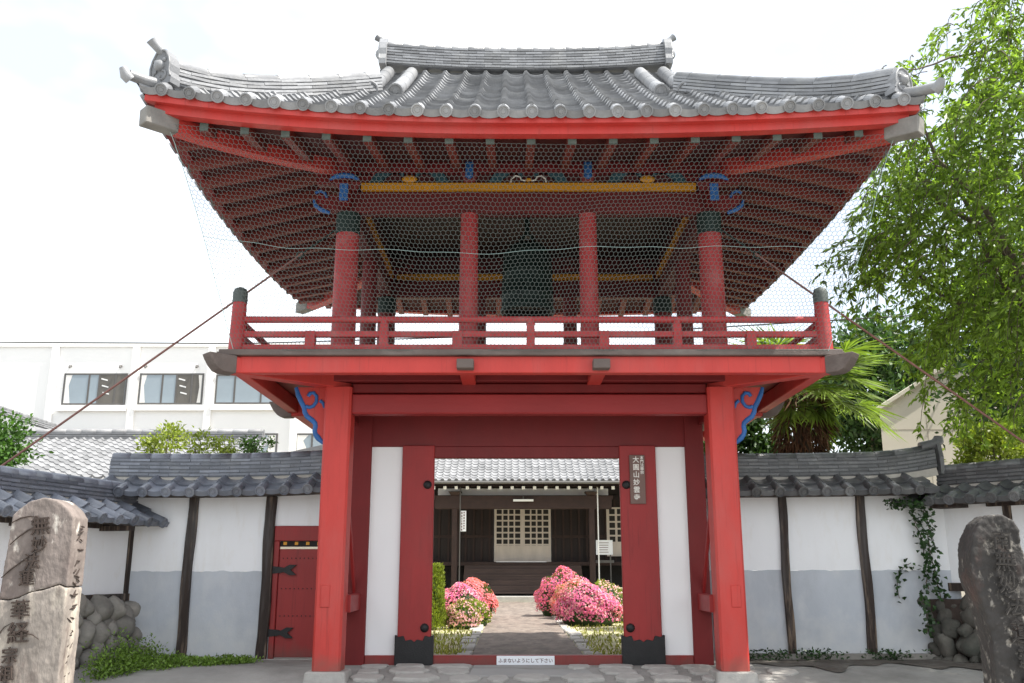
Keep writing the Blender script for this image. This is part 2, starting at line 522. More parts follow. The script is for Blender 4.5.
def disc(mb, p, ax, r=.088, ln=.25, n=16):
    """round eave-end tile: a short barrel whose outer face is a raised ring round a sunk emblem field; ax points outwards"""
    p = Vector(p); ax = Vector(ax).normalized()
    a = ax.cross(Vector((0, 0, 1))).normalized(); b = a.cross(ax)
    rings = [(r, -ln), (r, 0), (r * .8, .004), (r * .74, -.014), (r * .42, -.014), (r * .34, -.004), (r * .1, -.004)]
    vs = [p + ax * d + (a * math.cos(2 * PI * k / n) + b * math.sin(2 * PI * k / n)) * q for q, d in rings for k in range(n)]
    fs = [(i * n + k, i * n + (k + 1) % n, (i + 1) * n + (k + 1) % n, (i + 1) * n + k) for i in range(len(rings) - 1) for k in range(n)]
    fs.append(tuple((len(rings) - 1) * n + k for k in range(n)))
    mb.add(vs, fs, None, False)

def resample(pts, seg):
    pts = [Vector(p) for p in pts]
    L = [0]
    for a, b in zip(pts, pts[1:]):
        L.append(L[-1] + (b - a).length)
    n = max(2, round(L[-1] / seg))
    outp = []
    for i in range(n + 1):
        d = L[-1] * i / n
        k = 0
        while k < len(L) - 2 and L[k + 1] < d:
            k += 1
        q = (d - L[k]) / max(1e-9, L[k + 1] - L[k])
        outp.append(pts[k].lerp(pts[k + 1], q))
    return outp

def noshi(mb, pts, wd, layers, lh, capr, seg=.36, z0=-.06, core=True):
    """stacked flat ridge tiles with a round capping"""
    base = resample(pts, seg / 2)
    for i in range(layers):
        wi = wd * (1 - .05 * i)
        z = z0 + i * lh
        st = i % 2
        ks = list(range(st, len(base) - 1, 2))
        if st:
            ks = [0] + ks
        for k in ks:
            e = min(k + 2, len(base) - 1) if not (st and k == 0) else 1
            if e <= k:
                continue
            p, q = base[k], base[e]
            d = (q - p)
            g = d.normalized() * .003
            jz = random.uniform(-.005, .005)
            o = Vector((0, 0, z + lh * .62 + jz))
            mb.bar(p + o + g, q + o - g, wi + random.uniform(-.008, .008), lh * .62)
        if core:
            for k in range(0, len(base) - 1):
                o = Vector((0, 0, z + lh * .5))
                mb.bar(base[k] + o, base[k + 1] + o, wi * .86, lh * .98, tint=.15)
    top = Vector((0, 0, z0 + layers * lh + capr * .35))
    ks = list(range(0, len(base) - 1, 2))
    for k in ks:
        e = min(k + 2, len(base) - 1)
        p, q = base[k] + top, base[e] + top
        d = (q - p)
        mb.tube([p, p + d * .86, p + d * .86, q + d * .02], [capr * 1.02, capr * 1.0, capr * .95, capr * .95], 12)

def onigawara(mb, p, face, wd, h, th=.12):
    """ridge-end ornament: arched plate with shoulders, a boss and curls; face = outward direction"""
    p = Vector(p); face = Vector(face).normalized()
    ax = face.cross(Vector((0, 0, 1))).normalized()
    az = Vector((0, 0, 1))
    poly = [(-.5, 0), (-.52, .15), (-.44, .32), (-.46, .5), (-.38, .72), (-.22, .92), (0, 1.0), (.22, .92), (.38, .72), (.46, .5), (.44, .32), (.52, .15), (.5, 0), (.2, 0), (.12, .07), (-.12, .07), (-.2, 0)]
    mb.prism(poly, p - face * th / 2, ax * wd, az * h, face * th)
    f = p + face * (th / 2)
    rim = [(x * .9, .04 + y * .92) for x, y in poly[1:12]]
    mb.tube([f + ax * wd * x + az * h * y for x, y in rim], wd * .045, 6)
    mb.ball(f + az * h * .52, wd * .2, 12, 8)
    for sg in (-1, 1):
        mb.ball(f + az * h * .66 + ax * wd * .18 * sg, wd * .08, 8, 6)
        mb.tube([f + ax * wd * sg * (.12 + .17 * math.sin(a)) + az * h * (.25 + .12 * math.cos(a)) for a in [k * .6 for k in range(9)]], wd * .05, 6)

def toribusuma(mb, p, face, ln, r):
    p = Vector(p); face = Vector(face).normalized()
    up = Vector((0, 0, 1))
    pts, rs = [], []
    for k in range(7):
        t = k / 6
        pts.append(p + face * ln * t + up * ln * (.45 * t + .22 * t * t))
        rs.append(r * (.85 + .12 * t + .45 * max(0, t - .7)))
    mb.tube(pts, rs, 14)

# ================================================================== THE GROUND
def gz(x, y):
    if y >= 15.5: return 0.0
    if y <= 14.2: return -.17
    return -.17 * (15.5 - y) / 1.3
mb = MB()
ys = [-60, 0, 6, 10, 12, 13, 13.8, 14.2, 14.5, 14.8, 15.1, 15.5, 15.9, 16.3, 17, 20, 60, 200, 900, 2200]
xs = [-2200, -600, -100, -30, -12, -9, -6, -3, 0, 3, 6, 9, 12, 30, 100, 600, 2200]
vs = [(x, y, gz(x, y) + (random.uniform(-.012, .012) if 10 < y < 15.2 else 0)) for y in ys for x in xs]
nx = len(xs)
mb.add(vs, [(j * nx + i, j * nx + i + 1, (j + 1) * nx + i + 1, (j + 1) * nx + i) for j in range(len(ys) - 1) for i in range(nx - 1)], .5, True)
tag(mb.build('ground', MT['ground']), kind='structure')
mb = MB(); mb.box(-7, 9, 17.4, 52, -.05, .006, .5)
tag(mb.build('yard_ground', MT['yard']), kind='structure')
mb = MB()
def pathfn(u, v):
    y = 16.75 + v * 28.6
    x = -1.0 + 2.0 * u
    return (x, y, .03 + .012 * math.sin(7 * x + 3.1 * y) + .010 * math.sin(11 * y + 2 * x))
mb.grid(pathfn, 12, 90, .5)
y = 16.8
while y < 45:
    for s in (-1, 1):
        l = random.uniform(.5, 1.1)
        wq = random.uniform(.2, .34)
        a = s * random.uniform(1.0, 1.06)
        b = a + s * wq
        mb.box(min(a, b), max(a, b), y, y + l - .06, -.05, random.uniform(.04, .075), None, 1)
    y += .85
tag(mb.build('path', [MT['path'], MT['plinth']], bevel=.02), kind='structure')
mb = MB()
def soil(u, v):
    x = 3.45 + 5.6 * u
    y = 16.8 - v * (1.15 + .35 * math.sin(3 * x) + .2 * math.sin(8 * x + 1)) * (1 if u < .97 else .6)
    return (x, y, max(gz(x, y), gz(x, y + .05)) + .012 + .012 * math.sin(6 * x) * math.sin(9 * y))
mb.grid(soil, 60, 14, .5)
tag(mb.build('soil', MT['soil']), kind='structure')
# threshold paving of flat irregular stones
mb = MB()
x = -3.9
rowy = [14.55, 14.98, 15.36, 15.7]
for r in range(3):
    x = -3.0 + random.uniform(0, .3)
    while x < 3.6:
        wq = random.uniform(.35, .8)
        if not (-.75 < x + wq / 2 < .75 and r > 0):
            cx_, cy_ = x + wq / 2, (rowy[r] + rowy[r + 1]) / 2
            n = random.randint(6, 8)
            a0 = random.uniform(0, 1)
            poly = []
            for k in range(n):
                a = a0 + 2 * PI * k / n
                c_, s_ = math.cos(a), math.sin(a)
                q = (abs(c_) ** 3 + abs(s_) ** 3) ** (-1 / 3)
                poly.append((cx_ + c_ * q * wq * .48 * random.uniform(.78, 1), cy_ + s_ * q * .2 * random.uniform(.72, 1) + random.uniform(-.02, .02)))
            z = gz(cx_, cy_)
            t = random.random()
            top = .035 + random.uniform(0, .02)
            vsx = [(px_, py_, gz(px_, py_) - .03) for px_, py_ in poly] + [(px_, py_, gz(px_, py_) + top * .6) for px_, py_ in poly] + [(cx_ + (px_ - cx_) * .88, cy_ + (py_ - cy_) * .85, gz(px_, py_) + top) for px_, py_ in poly]
            mb.add(vsx, [(i, (i + 1) % n, n + (i + 1) % n, n + i) for i in range(n)] + [(n + i, n + (i + 1) % n, 2 * n + (i + 1) % n, 2 * n + i) for i in range(n)] + [tuple(range(2 * n, 3 * n))], t)
        x += wq + .03
tag(mb.build('paving', MT['plinth']), kind='structure')
mb = MB(); 
mb.add([(-.95, 14.9, gz(0, 14.9) + .02), (1.0, 14.9, gz(0, 14.9) + .02), (.85, 15.72, .02), (-.9, 15.72, .02), (-.95, 14.9, -.2), (1.0, 14.9, -.2), (.85, 15.72, -.1), (-.9, 15.72, -.1)],
       [(0, 1, 2, 3), (0, 4, 5, 1), (1, 5, 6, 2), (3, 7, 4, 0)], .5)
tag(mb.build('paving_slab', MT['concrete'], bevel=.015), kind='structure')

# ================================================================== THE BELL TOWER GATE
YC = 17.3
XE, YE, TG, XG = 5.65, 5.15, 2.7, 2.95
G = thing('bell_tower_gate', 'two storey red wooden temple gate with grey tiled hip and gable roof', 'temple gate', (0, YC, 0))

def upc(x, yl):
    amt = .40 if x < 0 else .22
    return amt * min(1.1, abs(x) / XE) ** 2.3 * min(1.1, abs(yl) / YE) ** 2.3
def rz(t):
    s = t / YE
    return 7.85 + 3.57 * (.88 * s + .12 * s * s)
def rfront(sg):
    def fn(x, t):
        xl = XE - t if t < TG else XG
        x = max(-xl, min(xl, x))
        yl = YE - t
        return Vector((x, YC + sg * yl, rz(t) + upc(x, yl)))
    return fn
def rside(sg):
    def fn(y, t):
        yl = YE - t
        y = max(-yl, min(yl, y))
        return Vector((sg * (XE - t), YC + y, rz(t) + upc(sg * (XE - t), y)))
    return fn
rows_f = [YE * k / 19 for k in range(20)]
rows_s = [2.9 * k / 11 for k in range(12)]
roof = MB()
PT = .41
for sg in (-1, 1):
    tiles(roof, rfront(sg), -PT * 14 - .06, 28, PT, rows_f, (0, sg * .57, .82))
    for c in range(28):
        x = -PT * 14 - .06 + (c + .16) * PT
        if abs(x) < XE - .02:
            p = rfront(sg)(x, 0) + Vector((0, sg * .05, .0))
            disc(roof, p, (0, sg * .85, -.52), .092)
    tiles(roof, rside(sg), -PT * 13, 26, PT, rows_s, (sg * .57, 0, .82))
    for c in range(26):
        y = -PT * 13 + (c + .16) * PT
        if abs(y) < YE - .02:
            p = rside(sg)(y, 0) + Vector((sg * .05, 0, .0))
            disc(roof, p, (sg * .85, 0, -.52), .1)
RO = roof.build('roof', MT['tile'], G)
# gables
for sg in (-1, 1):
    g = MB()
    zb = rz(2.55)
    g.prism([(-2.5, zb), (2.5, zb), (.02, 11.4), (-.02, 11.4)], (sg * 2.7, YC, 0), (0, 1, 0), (0, 0, 1), (sg * .06, 0, 0))
    for s2 in (-1, 1):
        g.bar((sg * 2.9, YC + s2 * 2.5, rz(2.65) - .12), (sg * 2.9, YC, 11.32), .08, .26)
    g.build('gable_board', MT['red_dark'], RO)
# ridges
r = MB()
noshi(r, [(x, YC, 11.5 + .14 * (abs(x) / 3.0) ** 2.2) for x in [-2.86 + 2.86 * k / 12 for k in range(25)]], .4, 7, .068, .085, .34)
r.build('main_ridge', MT['tile'], RO)
for sg in (-1, 1):
    e = MB()
    p = Vector((sg * 2.92, YC, 11.5))
    onigawara(e, p, (sg, 0, 0), .62, .72, .14)
    toribusuma(e, p + Vector((0, 0, .66)), (sg, 0, 0), .17, .07)
    e.build('ridge_end_ornament', MT['tile'], RO)
for sx in (-1, 1):
    for sy in (-1, 1):
        h = MB()
        pts = []
        for k in range(12):
            t = .26 + (TG + .25 - .26) * k / 11
            pts.append((sx * (XE - t), YC + sy * (YE - t), rz(t) + upc(sx * (XE - t), YE - t) + .02 + .10 * max(0, 1 - (t - .38) / .9) ** 2))
        noshi(h, pts, .36, 5, .066, .09, .62)
        # short lower ridge out to the corner tile
        pts2 = []
        for k in range(5):
            t = .5 - .62 * k / 4
            pts2.append((sx * (XE - t), YC + sy * (YE - t), rz(max(t, 0)) + upc(sx * (XE - t), YE - t) + .09 + .07 * (k / 4) ** 2 + min(0, t) * .5))
        h.tube(pts2, [.09, .09, .085, .08, .075], 12)
        h.build('hip_ridge', MT['tile'], RO)
        o = MB()
        t = .24
        p = Vector((sx * (XE - t), YC + sy * (YE - t), rz(t) + upc(sx * (XE - t), YE - t) + .06))
        onigawara(o, p, (sx * .5, sy, 0), .46 if sx < 0 else .4, .60 if sx < 0 else .44, .18)
        if sx < 0:
            toribusuma(o, p + Vector((0, 0, .52)), (sx, sy, 0), .25, .07)
        t = -.1
        p = Vector((sx * (XE - t), YC + sy * (YE - t), rz(0) + upc(sx * XE, YE) + .12))
        o.tube([p + Vector((0, 0, -.05)), p + Vector((sx * .05, sy * .05, .0)), p + Vector((sx * .09, sy * .09, .10))], [.08, .085, .05], 12)
        o.build('ridge_end_ornament', MT['tile'], RO)
        # descending ridges at the gable
        d = MB()
        for xq, t0, t1, cr in ((2.30, 4.75, 2.45, .125), (2.78, 4.85, 2.75, .125)):
            fn = rfront(sy)
            pts = [fn(sx * xq, t0 + (t1 - t0) * k / 8) + Vector((0, 0, .1)) for k in range(9)]
            n = len(pts)
            for k in range(0, n - 1, 2):
                d.tube([pts[k], pts[k + 1], pts[k + 2] + (pts[k + 2] - pts[k + 1]) * .04], [cr * .98, cr, cr * 1.01], 16)
            dv = (pts[-1] - pts[-2]).normalized()
            disc(d, pts[-1] + dv * .03, dv, cr * 1.08, .2)
        d.build('descending_ridge', MT['tile'], RO)

# eave boards, soffit, rafters
def ed(x, yl):                         # eave lift under the tiles
    return upc(x, yl) * .93
def sz(t):
    return 7.60 + .25 * t
for sg in (-1, 1):
    f = MB()
    N = 40
    for (o0, o1, z0, z1) in ((.06, .2, 7.73, 7.88), (.17, .33, 7.61, 7.745)):
        for k in range(N):
            xa, xb = -XE + o0 + (2 * XE - 2 * o0) * k / N, -XE + o0 + (2 * XE - 2 * o0) * (k + 1) / N
            vs = []
            for zz in (z0, z1):
                for (xx, yy) in ((xa, YE - o0), (xb, YE - o0), (xb, YE - o1), (xa, YE - o1)):
                    vs.append((xx, YC + sg * yy, zz + ed(xx, YE)))
            fs = [(0, 1, 5, 4), (3, 7, 6, 2), (0, 3, 2, 1), (4, 5, 6, 7)]
            f.add(vs, fs, .5, False)
    f.build('eave_fascia', MT['red'], G)
    f = MB()
    for (o0, o1, z0, z1, mi) in ((.06, .2, 7.74, 7.88, 0), (.17, .33, 7.60, 7.75, 0)):
        for k in range(N):
            ya, yb = -YE + o0 + (2 * YE - 2 * o0) * k / N, -YE + o0 + (2 * YE - 2 * o0) * (k + 1) / N
            vs = []
            for zz in (z0, z1):
                for (xx, yy) in ((XE - o0, ya), (XE - o0, yb), (XE - o1, yb), (XE - o1, ya)):
                    vs.append((sg * xx, YC + yy, zz + ed(sg * XE, yy)))
            f.add(vs, [(0, 1, 5, 4), (3, 7, 6, 2), (0, 3, 2, 1), (4, 5, 6, 7)], .5, False)
    f.build('eave_fascia', MT['red_dark'], G)
s = MB()
for sg in (-1, 1):
    def sf(u, v, sg=sg):
        t = .3 + v * 2.4
        xl = XE - t
        x = -xl + 2 * xl * u
        return (x, YC + sg * (YE - t), sz(t) + ed(x, YE - t))
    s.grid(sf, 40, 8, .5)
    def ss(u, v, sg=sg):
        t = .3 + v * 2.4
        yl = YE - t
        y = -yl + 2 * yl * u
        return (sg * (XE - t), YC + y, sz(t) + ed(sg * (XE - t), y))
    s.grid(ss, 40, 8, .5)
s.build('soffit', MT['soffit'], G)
PX, PY = 3.05, 2.5                       # column grid half spans
def rafter_pts(ax, sg, c):
    """ax 'y': rafter on the front/back at x=c running inwards; ax 'x' on the sides at y=c"""
    pts = []
    if ax == 'y':
        tend = 2.6 if abs(c) < PX else XE - abs(c)
        for k in range(6):
            t = .36 + (tend - .36) * k / 5
            pts.append((c, YC + sg * (YE - t), sz(t) + ed(c, YE - t) - .075))
    else:
        tend = 2.6 if abs(c) < PY else YE - abs(c)
        for k in range(6):
            t = .25 + (tend - .25) * k / 5
            pts.append((sg * (XE - t), YC + c, sz(t) + ed(sg * (XE - t), c) - .075))
    return pts
def mk_rafter(pts, d):
    m = MB()
    for a, b in zip(pts, pts[1:]):
        m.bar(a, b, .13, .15, tint=.5)
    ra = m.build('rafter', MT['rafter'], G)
    e = MB()
    p = Vector(pts[0])
    q = Vector(d)
    e.bar(p - q * .012, p + q * .02, .125, .145, tint=.5)
    e.build('end_cap', MT['end_cap'], ra)
MT['end_cap'] = M('faded_green_end_cap', (.10, .135, .12), .7, .2, 6)
for sg in (-1, 1):
    for k in range(-8, 9):
        c = k * .6
        mk_rafter(rafter_pts('y', sg, c), (0, -sg, 0))
    for k in range(-7, 8):
        c = k * .6
        mk_rafter(rafter_pts('x', sg, c), (-sg, 0, 0))
for sx in (-1, 1):
    for sy in (-1, 1):
        h = MB()
        pts = []
        for k in range(7):
            t = .3 + 2.3 * k / 6
            x, yl = sx * (XE - t), YE - t
            pts.append((x, YC + sy * yl, sz(t) + ed(x, yl) - .11))
        for a, b in zip(pts, pts[1:]):
            h.bar(a, b, .22, .25, tint=.5)
        hr = h.build('hip_rafter', MT['red'], G)
        c = MB()
        a, b = Vector(pts[0]), Vector(pts[1])
        d = (a - b).normalized()
        c.bar(a + d * -.16, a + d * .34, .235, .26, tint=.5)
        c.build('end_cap', MT['beam_grey'], hr, bevel=.012)

# ceiling of the belfry (boards on the tie beams)
c = MB(); c.box(-PX - .1, PX + .1, YC - PY - .1, YC + PY + .1, 8.28, 8.34, .5)
c.build('belfry_ceiling', MT['mid_wood'], G)

MT['red_beam'] = M('shaded_beam_red_paint', (.27, .019, .02), .5, .14, 2.2, (.4, 1, 1), .12, 25)  # darker copy of the red; shade below the balcony is in the colour
# ---- lower storey pillars
def pillar(x, y):
    m = MB()
    m.frustum(x, y, .035, 4.34, .215, .213, .035)
    sy = -1 if y < YC else 1
    p = m.build('pillar', MT['red'], G)
    q = MB()
    sxx = 1 if x > 0 else -1
    q.box(x - .075 + sxx * .06, x + .075 + sxx * .06, y + sy * .208 - .02, y + sy * .208 + .02, .95, 1.28)
    q.build('mortise_plug', MT['red'], p, bevel=.01)
    b = MB()
    b.frustum(x, y, -.25, .032, .34, .3, .03)
    b.build('pillar_base', MT['plinth'], p, bevel=.02)
YF, YB = YC - PY, YC + PY
for x in (-PX, PX):
    for y in (YF, YB):
        pillar(x, y)
for y in (YF, YB):
    b = MB(); b.box(-PX + .2, PX - .2, y - .13, y + .13, 3.92, 4.24)
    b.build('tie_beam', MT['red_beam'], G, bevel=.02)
    b = MB(); b.box(-PX + .2, PX - .2, y - .10, y + .10, 4.26, 4.42)
    b.build('tie_beam', MT['red_dark'], G, bevel=.02)
for x in (-PX, PX):
    b = MB(); b.box(x - .13, x + .13, YF + .21, YB - .21, 3.92, 4.24)
    b.build('side_beam', MT['red_dark'], G, bevel=.02)
    b = MB(); b.box(x - .1, x + .1, YF + .21, YB - .21, .85, 1.10)
    b.build('side_beam', MT['red_dark'], G, bevel=.02)
for sx in (-1, 1):
    d = MB()
    d.bar((sx * (PX - .16), YF + .2, 2.55), (sx * (PX - .16), 15.95, 1.12), .05, .09)
    d.box(min(sx * 2.78, sx * 2.92), max(sx * 2.78, sx * 2.92), YF + .15, 15.9, .86, 1.12)
    d.build('brace', MT['red_door'], G, bevel=.01)

# ---- door wall
YD = 15.92
d = MB()
d.box(-2.86, 2.86, YD, YD + .16, 3.55, 4.40)
d.box(-1.61, 1.56, YD - .012, YD + .15, 3.36, 3.56)
d.build('lintel', MT['red_dark'], G, bevel=.012)
d = MB()
d.box(-1.60, 1.55, YD - .02, YD + .14, -.06, .15)
for a, bq in ((-2.68, -2.15), (2.17, 2.68)):
    d.box(a, bq, YD - .01, YD + .13, -.06, .15)
d.build('threshold', MT['red_door'], G, bevel=.012)
for a, bq in ((-3.0, -2.68), (2.68, 3.0)):
    m = MB(); m.box(a, bq, YD - .03, YD + .17, -.05, 4.38)
    m.build('door_jamb', MT['red_dark'], G, bevel=.012)
for a, bq in ((-2.68, -2.15), (2.17, 2.68)):
    m = MB(); m.box(a, bq, YD + .03, YD + .1, .15, 3.552)
    m.build('white_panel', MT['panel'], G)
for a, bq, sx in ((-2.15, -1.60, -1), (1.55, 2.17, 1)):
    m = MB()
    m.box(a, bq, YD - .045, YD + .05, -.02, 3.57)
    lf = m.build('door_leaf', MT['red_door'], G, bevel=.012)
    xs_ = -1.71 if sx < 0 else 1.655
    for z in (2.9, .58):
        st = MB()
        yy = YD - .045
        prof_ = [(.072, 0), (.07, .02), (.052, .045), (.026, .058), (0.001, .062)]
        n = 16
        vs = [(xs_ + r_ * math.cos(2 * PI * k / n), yy - h_, z + r_ * math.sin(2 * PI * k / n)) for r_, h_ in prof_ for k in range(n)]
        st.add(vs, [(i * n + k, i * n + (k + 1) % n, (i + 1) * n + (k + 1) % n, (i + 1) * n + k) for i in range(4) for k in range(n)], .5, True)
        st.build('stud', MT['iron'], lf)
    sh = MB()
    xm = (a + bq) / 2
    hw = (bq - a) / 2 + .04
    poly = [(-hw, -.03), (hw, -.03), (hw, .47), (hw * .8, .44), (hw * .55, .46), (hw * .45, .38), (hw * .15, .40), (0, .36), (-hw * .15, .40), (-hw * .45, .38), (-hw * .55, .46), (-hw * .8, .44), (-hw, .47)]
    sh.prism(poly, (xm, YD - .068, 0), (1, 0, 0), (0, 0, 1), (0, .14, 0))
    sh.build('iron_shoe', MT['iron'], lf, bevel=.006)

# ---- balcony
BX, BY = 4.64, 3.85
m = MB()
nb = 26
m.box(-BX, BX, YC - BY, YC - BY + .16, 4.60, 4.69)
m.box(-BX, BX, YC + BY - .16, YC + BY, 4.60, 4.69)
for sx in (-1, 1):
    m.box(sx * BX - .08, sx * BX + .08, YC - BY + .165, YC + BY - .165, 4.602, 4.692)
m.build('balcony_edge', MT['edge_wood'], G, bevel=.008)
m = MB()
m.box(-BX + .085, BX - .085, YC - BY + .165, YC + BY - .165, 4.61, 4.68)
m.build('balcony_floor', MT['red_dark'], G)
m = MB()
for sy in (-1, 1):
    m.box(-4.46, 4.46, YC + sy * 3.68 - .09, YC + sy * 3.68 + .09, 4.345, 4.597)
for sx in (-1, 1):
    m.box(sx * 4.37 - .09, sx * 4.37 + .09, YC - 3.58, YC + 3.58, 4.347, 4.595)
m.build('balcony_fascia', MT['red'], G, bevel=.01)
m = MB()
for sy in (-1, 1):
    m.box(-PX - .2, PX + .2, YC + sy * PY - .22, YC + sy * PY + .22, 4.43, 4.605)
for sx in (-1, 1):
    m.box(sx * PX - .2, sx * PX + .2, YC - PY + .2, YC + PY - .2, 4.432, 4.603)
m.build('floor_beam', MT['red_dark'], G, bevel=.012)
def cantilever(p0, p1, cap, wd=.24, h=.26, curved=False):
    m = MB(); m.bar(p0, p1, wd, h, tint=.5)
    o = m.build('cantilever_beam', MT['red'], G, bevel=.012)
    p0, p1 = Vector(p0), Vector(p1)
    d = (p1 - p0).normalized()
    e = MB()
    if curved:
        side = d.cross(Vector((0, 0, 1))).normalized()
        hh = h / 2 + .012
        poly = [(0, -hh), (.18, -hh), (.27, -hh * .75), (.34, -hh * .2), (.40, hh * .5), (.43, hh), (0, hh)]
        e.prism(poly, p1 - side * (wd / 2 + .012) - d * .1, d, (0, 0, 1), side * (wd + .024))
    else:
        e.bar(p1 - d * cap, p1 + d * .03, wd + .03, h + .02)
    e.build('beam_end', MT['edge_wood'], o, bevel=.008)
for x in (-.97, 1.04):
    for sy in (-1, 1):
        cantilever((x, YC + sy * 2.4, 4.45), (x, YC + sy * 3.93, 4.45), .24, .22, .12)
for sx in (-1, 1):
    cantilever((sx * 2.9, YC, 4.42), (sx * 4.5, YC, 4.42), .2, .22, .26, True)
    for sy in (-1, 1):
        cantilever((sx * 2.95, YC + sy * 2.4, 4.46), (sx * 4.52, YC + sy * 3.80, 4.46), .2, .24, .24, True)

# curly brackets beside the pillars
for sx in (-1, 1):
    for y in (YF, YB):
        m = MB()
        prof_e = [(.50, .0), (.46, -.12), (.40, -.24), (.35, -.33), (.34, -.40), (.30, -.47), (.215, -.53), (.165, -.58), (.155, -.64), (.165, -.70), (.15, -.76), (.10, -.82), (.02, -.90)]
        poly = [(0, .0)] + prof_e + [(0, -.90)]
        m.prism(poly, (sx * (PX + .21), y - .06, 4.36), (sx, 0, 0), (0, 0, 1), (0, .12, 0))
        o = m.build('bracket', MT['red'], G)
        t = MB()
        fs_ = (-.065, ) if y < YC else (.065,)
        for yo in fs_:
            t.tube([(sx * (PX + .21 + x), y + yo * .6, 4.36 + z) for x, z in prof_e], [.035] + [.045] * 10 + [.05, .03], 8)
            t.build('blue_scroll', MT['blue'], o); t = MB()
            cl = [(.36, -.31), (.31, -.33), (.25, -.31), (.20, -.24), (.20, -.15), (.25, -.09), (.31, -.10), (.34, -.15)]
            t.tube([(sx * (PX + .21 + x - .04), y + yo, 4.36 + z) for x, z in cl], [.03] * 6 + [.034, .03], 8)
            t.build('blue_scroll', MT['blue'], o); t = MB()
            t.tube([(sx * (PX + .21 + x), y + yo, 4.36 + z) for x, z in [(.10, -.22), (.05, -.26), (.03, -.34)]], [.03, .028, .016], 8)
        t.build('blue_scroll', MT['blue'], o)

# ---- railing
def rail_run(p, q, fulls, shorts, nm='railing'):
    p, q = Vector(p), Vector(q)
    d = (q - p)
    m = MB()
    m.tube([p + Vector((0, 0, 5.18)), q + Vector((0, 0, 5.18))], .052, 10, .5)
    for z, wd, h in ((4.95, .08, .085), (4.735, .12, .09)):
        m.bar(p + Vector((0, 0, z)), q + Vector((0, 0, z)), wd, h, tint=.5)
    o = m.build(nm, MT['red_rail'], G)
    for fr in fulls:
        b = MB(); a = p + d * fr
        b.frustum(a.x, a.y, 4.69, 5.10, .065, .06)
        b.tube([a + Vector((0, 0, 5.10)), a + Vector((0, 0, 5.2))], [.07, .06], 8)
        b.build('baluster', MT['red_rail'], o)
    for fr in shorts:
        b = MB(); a = p + d * fr
        b.frustum(a.x, a.y, 4.69, 4.99, .075, .07)
        b.build('baluster', MT['red_rail'], o)
MT['red_rail'] = M('weathered_red_paint', (.36, .036, .038), .6, .18, 4, (1, 1, 1), .1, 30, ((.38, .15, .14), .5, 3, .5, .7))
RX, RY = 4.42, 3.7
for sy in (-1, 1):
    rail_run((-RX, YC + sy * RY, 0), (RX, YC + sy * RY, 0), (.25, .5, .75), (.125, .375, .625, .875))
for sx in (-1, 1):
    rail_run((sx * RX, YC - RY, 0), (sx * RX, YC + RY, 0), (.33, .67), (.17, .5, .83))
    for sy in (-1, 1):
        b = MB()
        x, y = sx * RX, YC + sy * RY
        b.tube([(x, y, 4.69), (x, y, 5.45)], [.125, .105], 14)
        o = b.build('corner_post', MT['red_rail'], G)
        c = MB()
        c.tube([(x, y, 5.44), (x, y, 5.60), (x, y, 5.66), (x, y, 5.69)], [.113, .113, .09, .03], 14)
        c.build('post_cap', MT['cap_grey'], o)

# ---- upper columns and beams
def column(x, y, r_, top):
    m = MB()
    m.tube([(x, y, 4.68), (x, y, 6.0), (x, y, top)], [r_, r_, r_ * .95], 20, .5)
    o = m.build('column', MT['red_rail' if y < YC else 'red_dark'], G)
    if r_ > .17:
        c = MB()
        c.tube([(x, y, 6.98), (x, y, 7.34)], [r_ * 1.02] * 2, 20, .5)
        c.build('column_head', MT['dark_green'], o)
for y in (YF, YB):
    for x, r_ in ((-PX, .2), (-1.0, .155), (1.0, .155), (PX, .2)):
        column(x, y, r_, 7.34)
for x in (-PX, PX):
    column(x, YC, .155, 7.34)
m = MB()
for sy in (-1, 1):
    m.box(-PX - .15, PX + .15, YC + sy * PY - .11, YC + sy * PY + .11, 7.34, 7.72)
for sx in (-1, 1):
    m.box(sx * PX - .11, sx * PX + .11, YC - PY + .12, YC + PY - .12, 7.342, 7.718)
MT['red_shade'] = M('dull_upper_beam_red', (.115, .010, .010), .6, .16, 2.5)  # deepest copy of the red, with the shade above the columns painted in
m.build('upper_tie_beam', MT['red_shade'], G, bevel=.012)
m = MB()
for sy in (-1, 1):
    for s2, L_ in ((-1, 1), (1, 1)):
        y = YC + sy * PY + s2 * .13
        m.box(-PX + .22, PX - .22, y - .03, y + .03, 7.724, 7.86)
for sx in (-1, 1):
    for s2 in (-1, 1):
        x = sx * PX + s2 * .13
        m.box(x - .03, x + .03, YC - PY + .22, YC + PY - .22, 7.726, 7.858)
m.build('gold_strip', MT['gold'], G)
m = MB()
for sy in (-1, 1):
    m.box(-PX, PX, YC + sy * PY - .05, YC + sy * PY + .05, 7.722, 8.28)
for sx in (-1, 1):
    m.box(sx * PX - .05, sx * PX + .05, YC - PY + .06, YC + PY - .06, 7.724, 8.278)
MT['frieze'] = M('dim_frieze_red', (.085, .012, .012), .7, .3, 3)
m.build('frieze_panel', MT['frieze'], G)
m = MB()
for sy in (-1, 1):
    m.box(-PX - .3, PX + .3, YC + sy * (PY + .12) - .1, YC + sy * (PY + .12) + .1, 8.06, 8.22)
for sx in (-1, 1):
    m.box(sx * (PX + .12) - .1, sx * (PX + .12) + .1, YC - PY - .02, YC + PY + .02, 8.062, 8.218)
m.build('wall_plate', MT['red_dark'], G, bevel=.01)

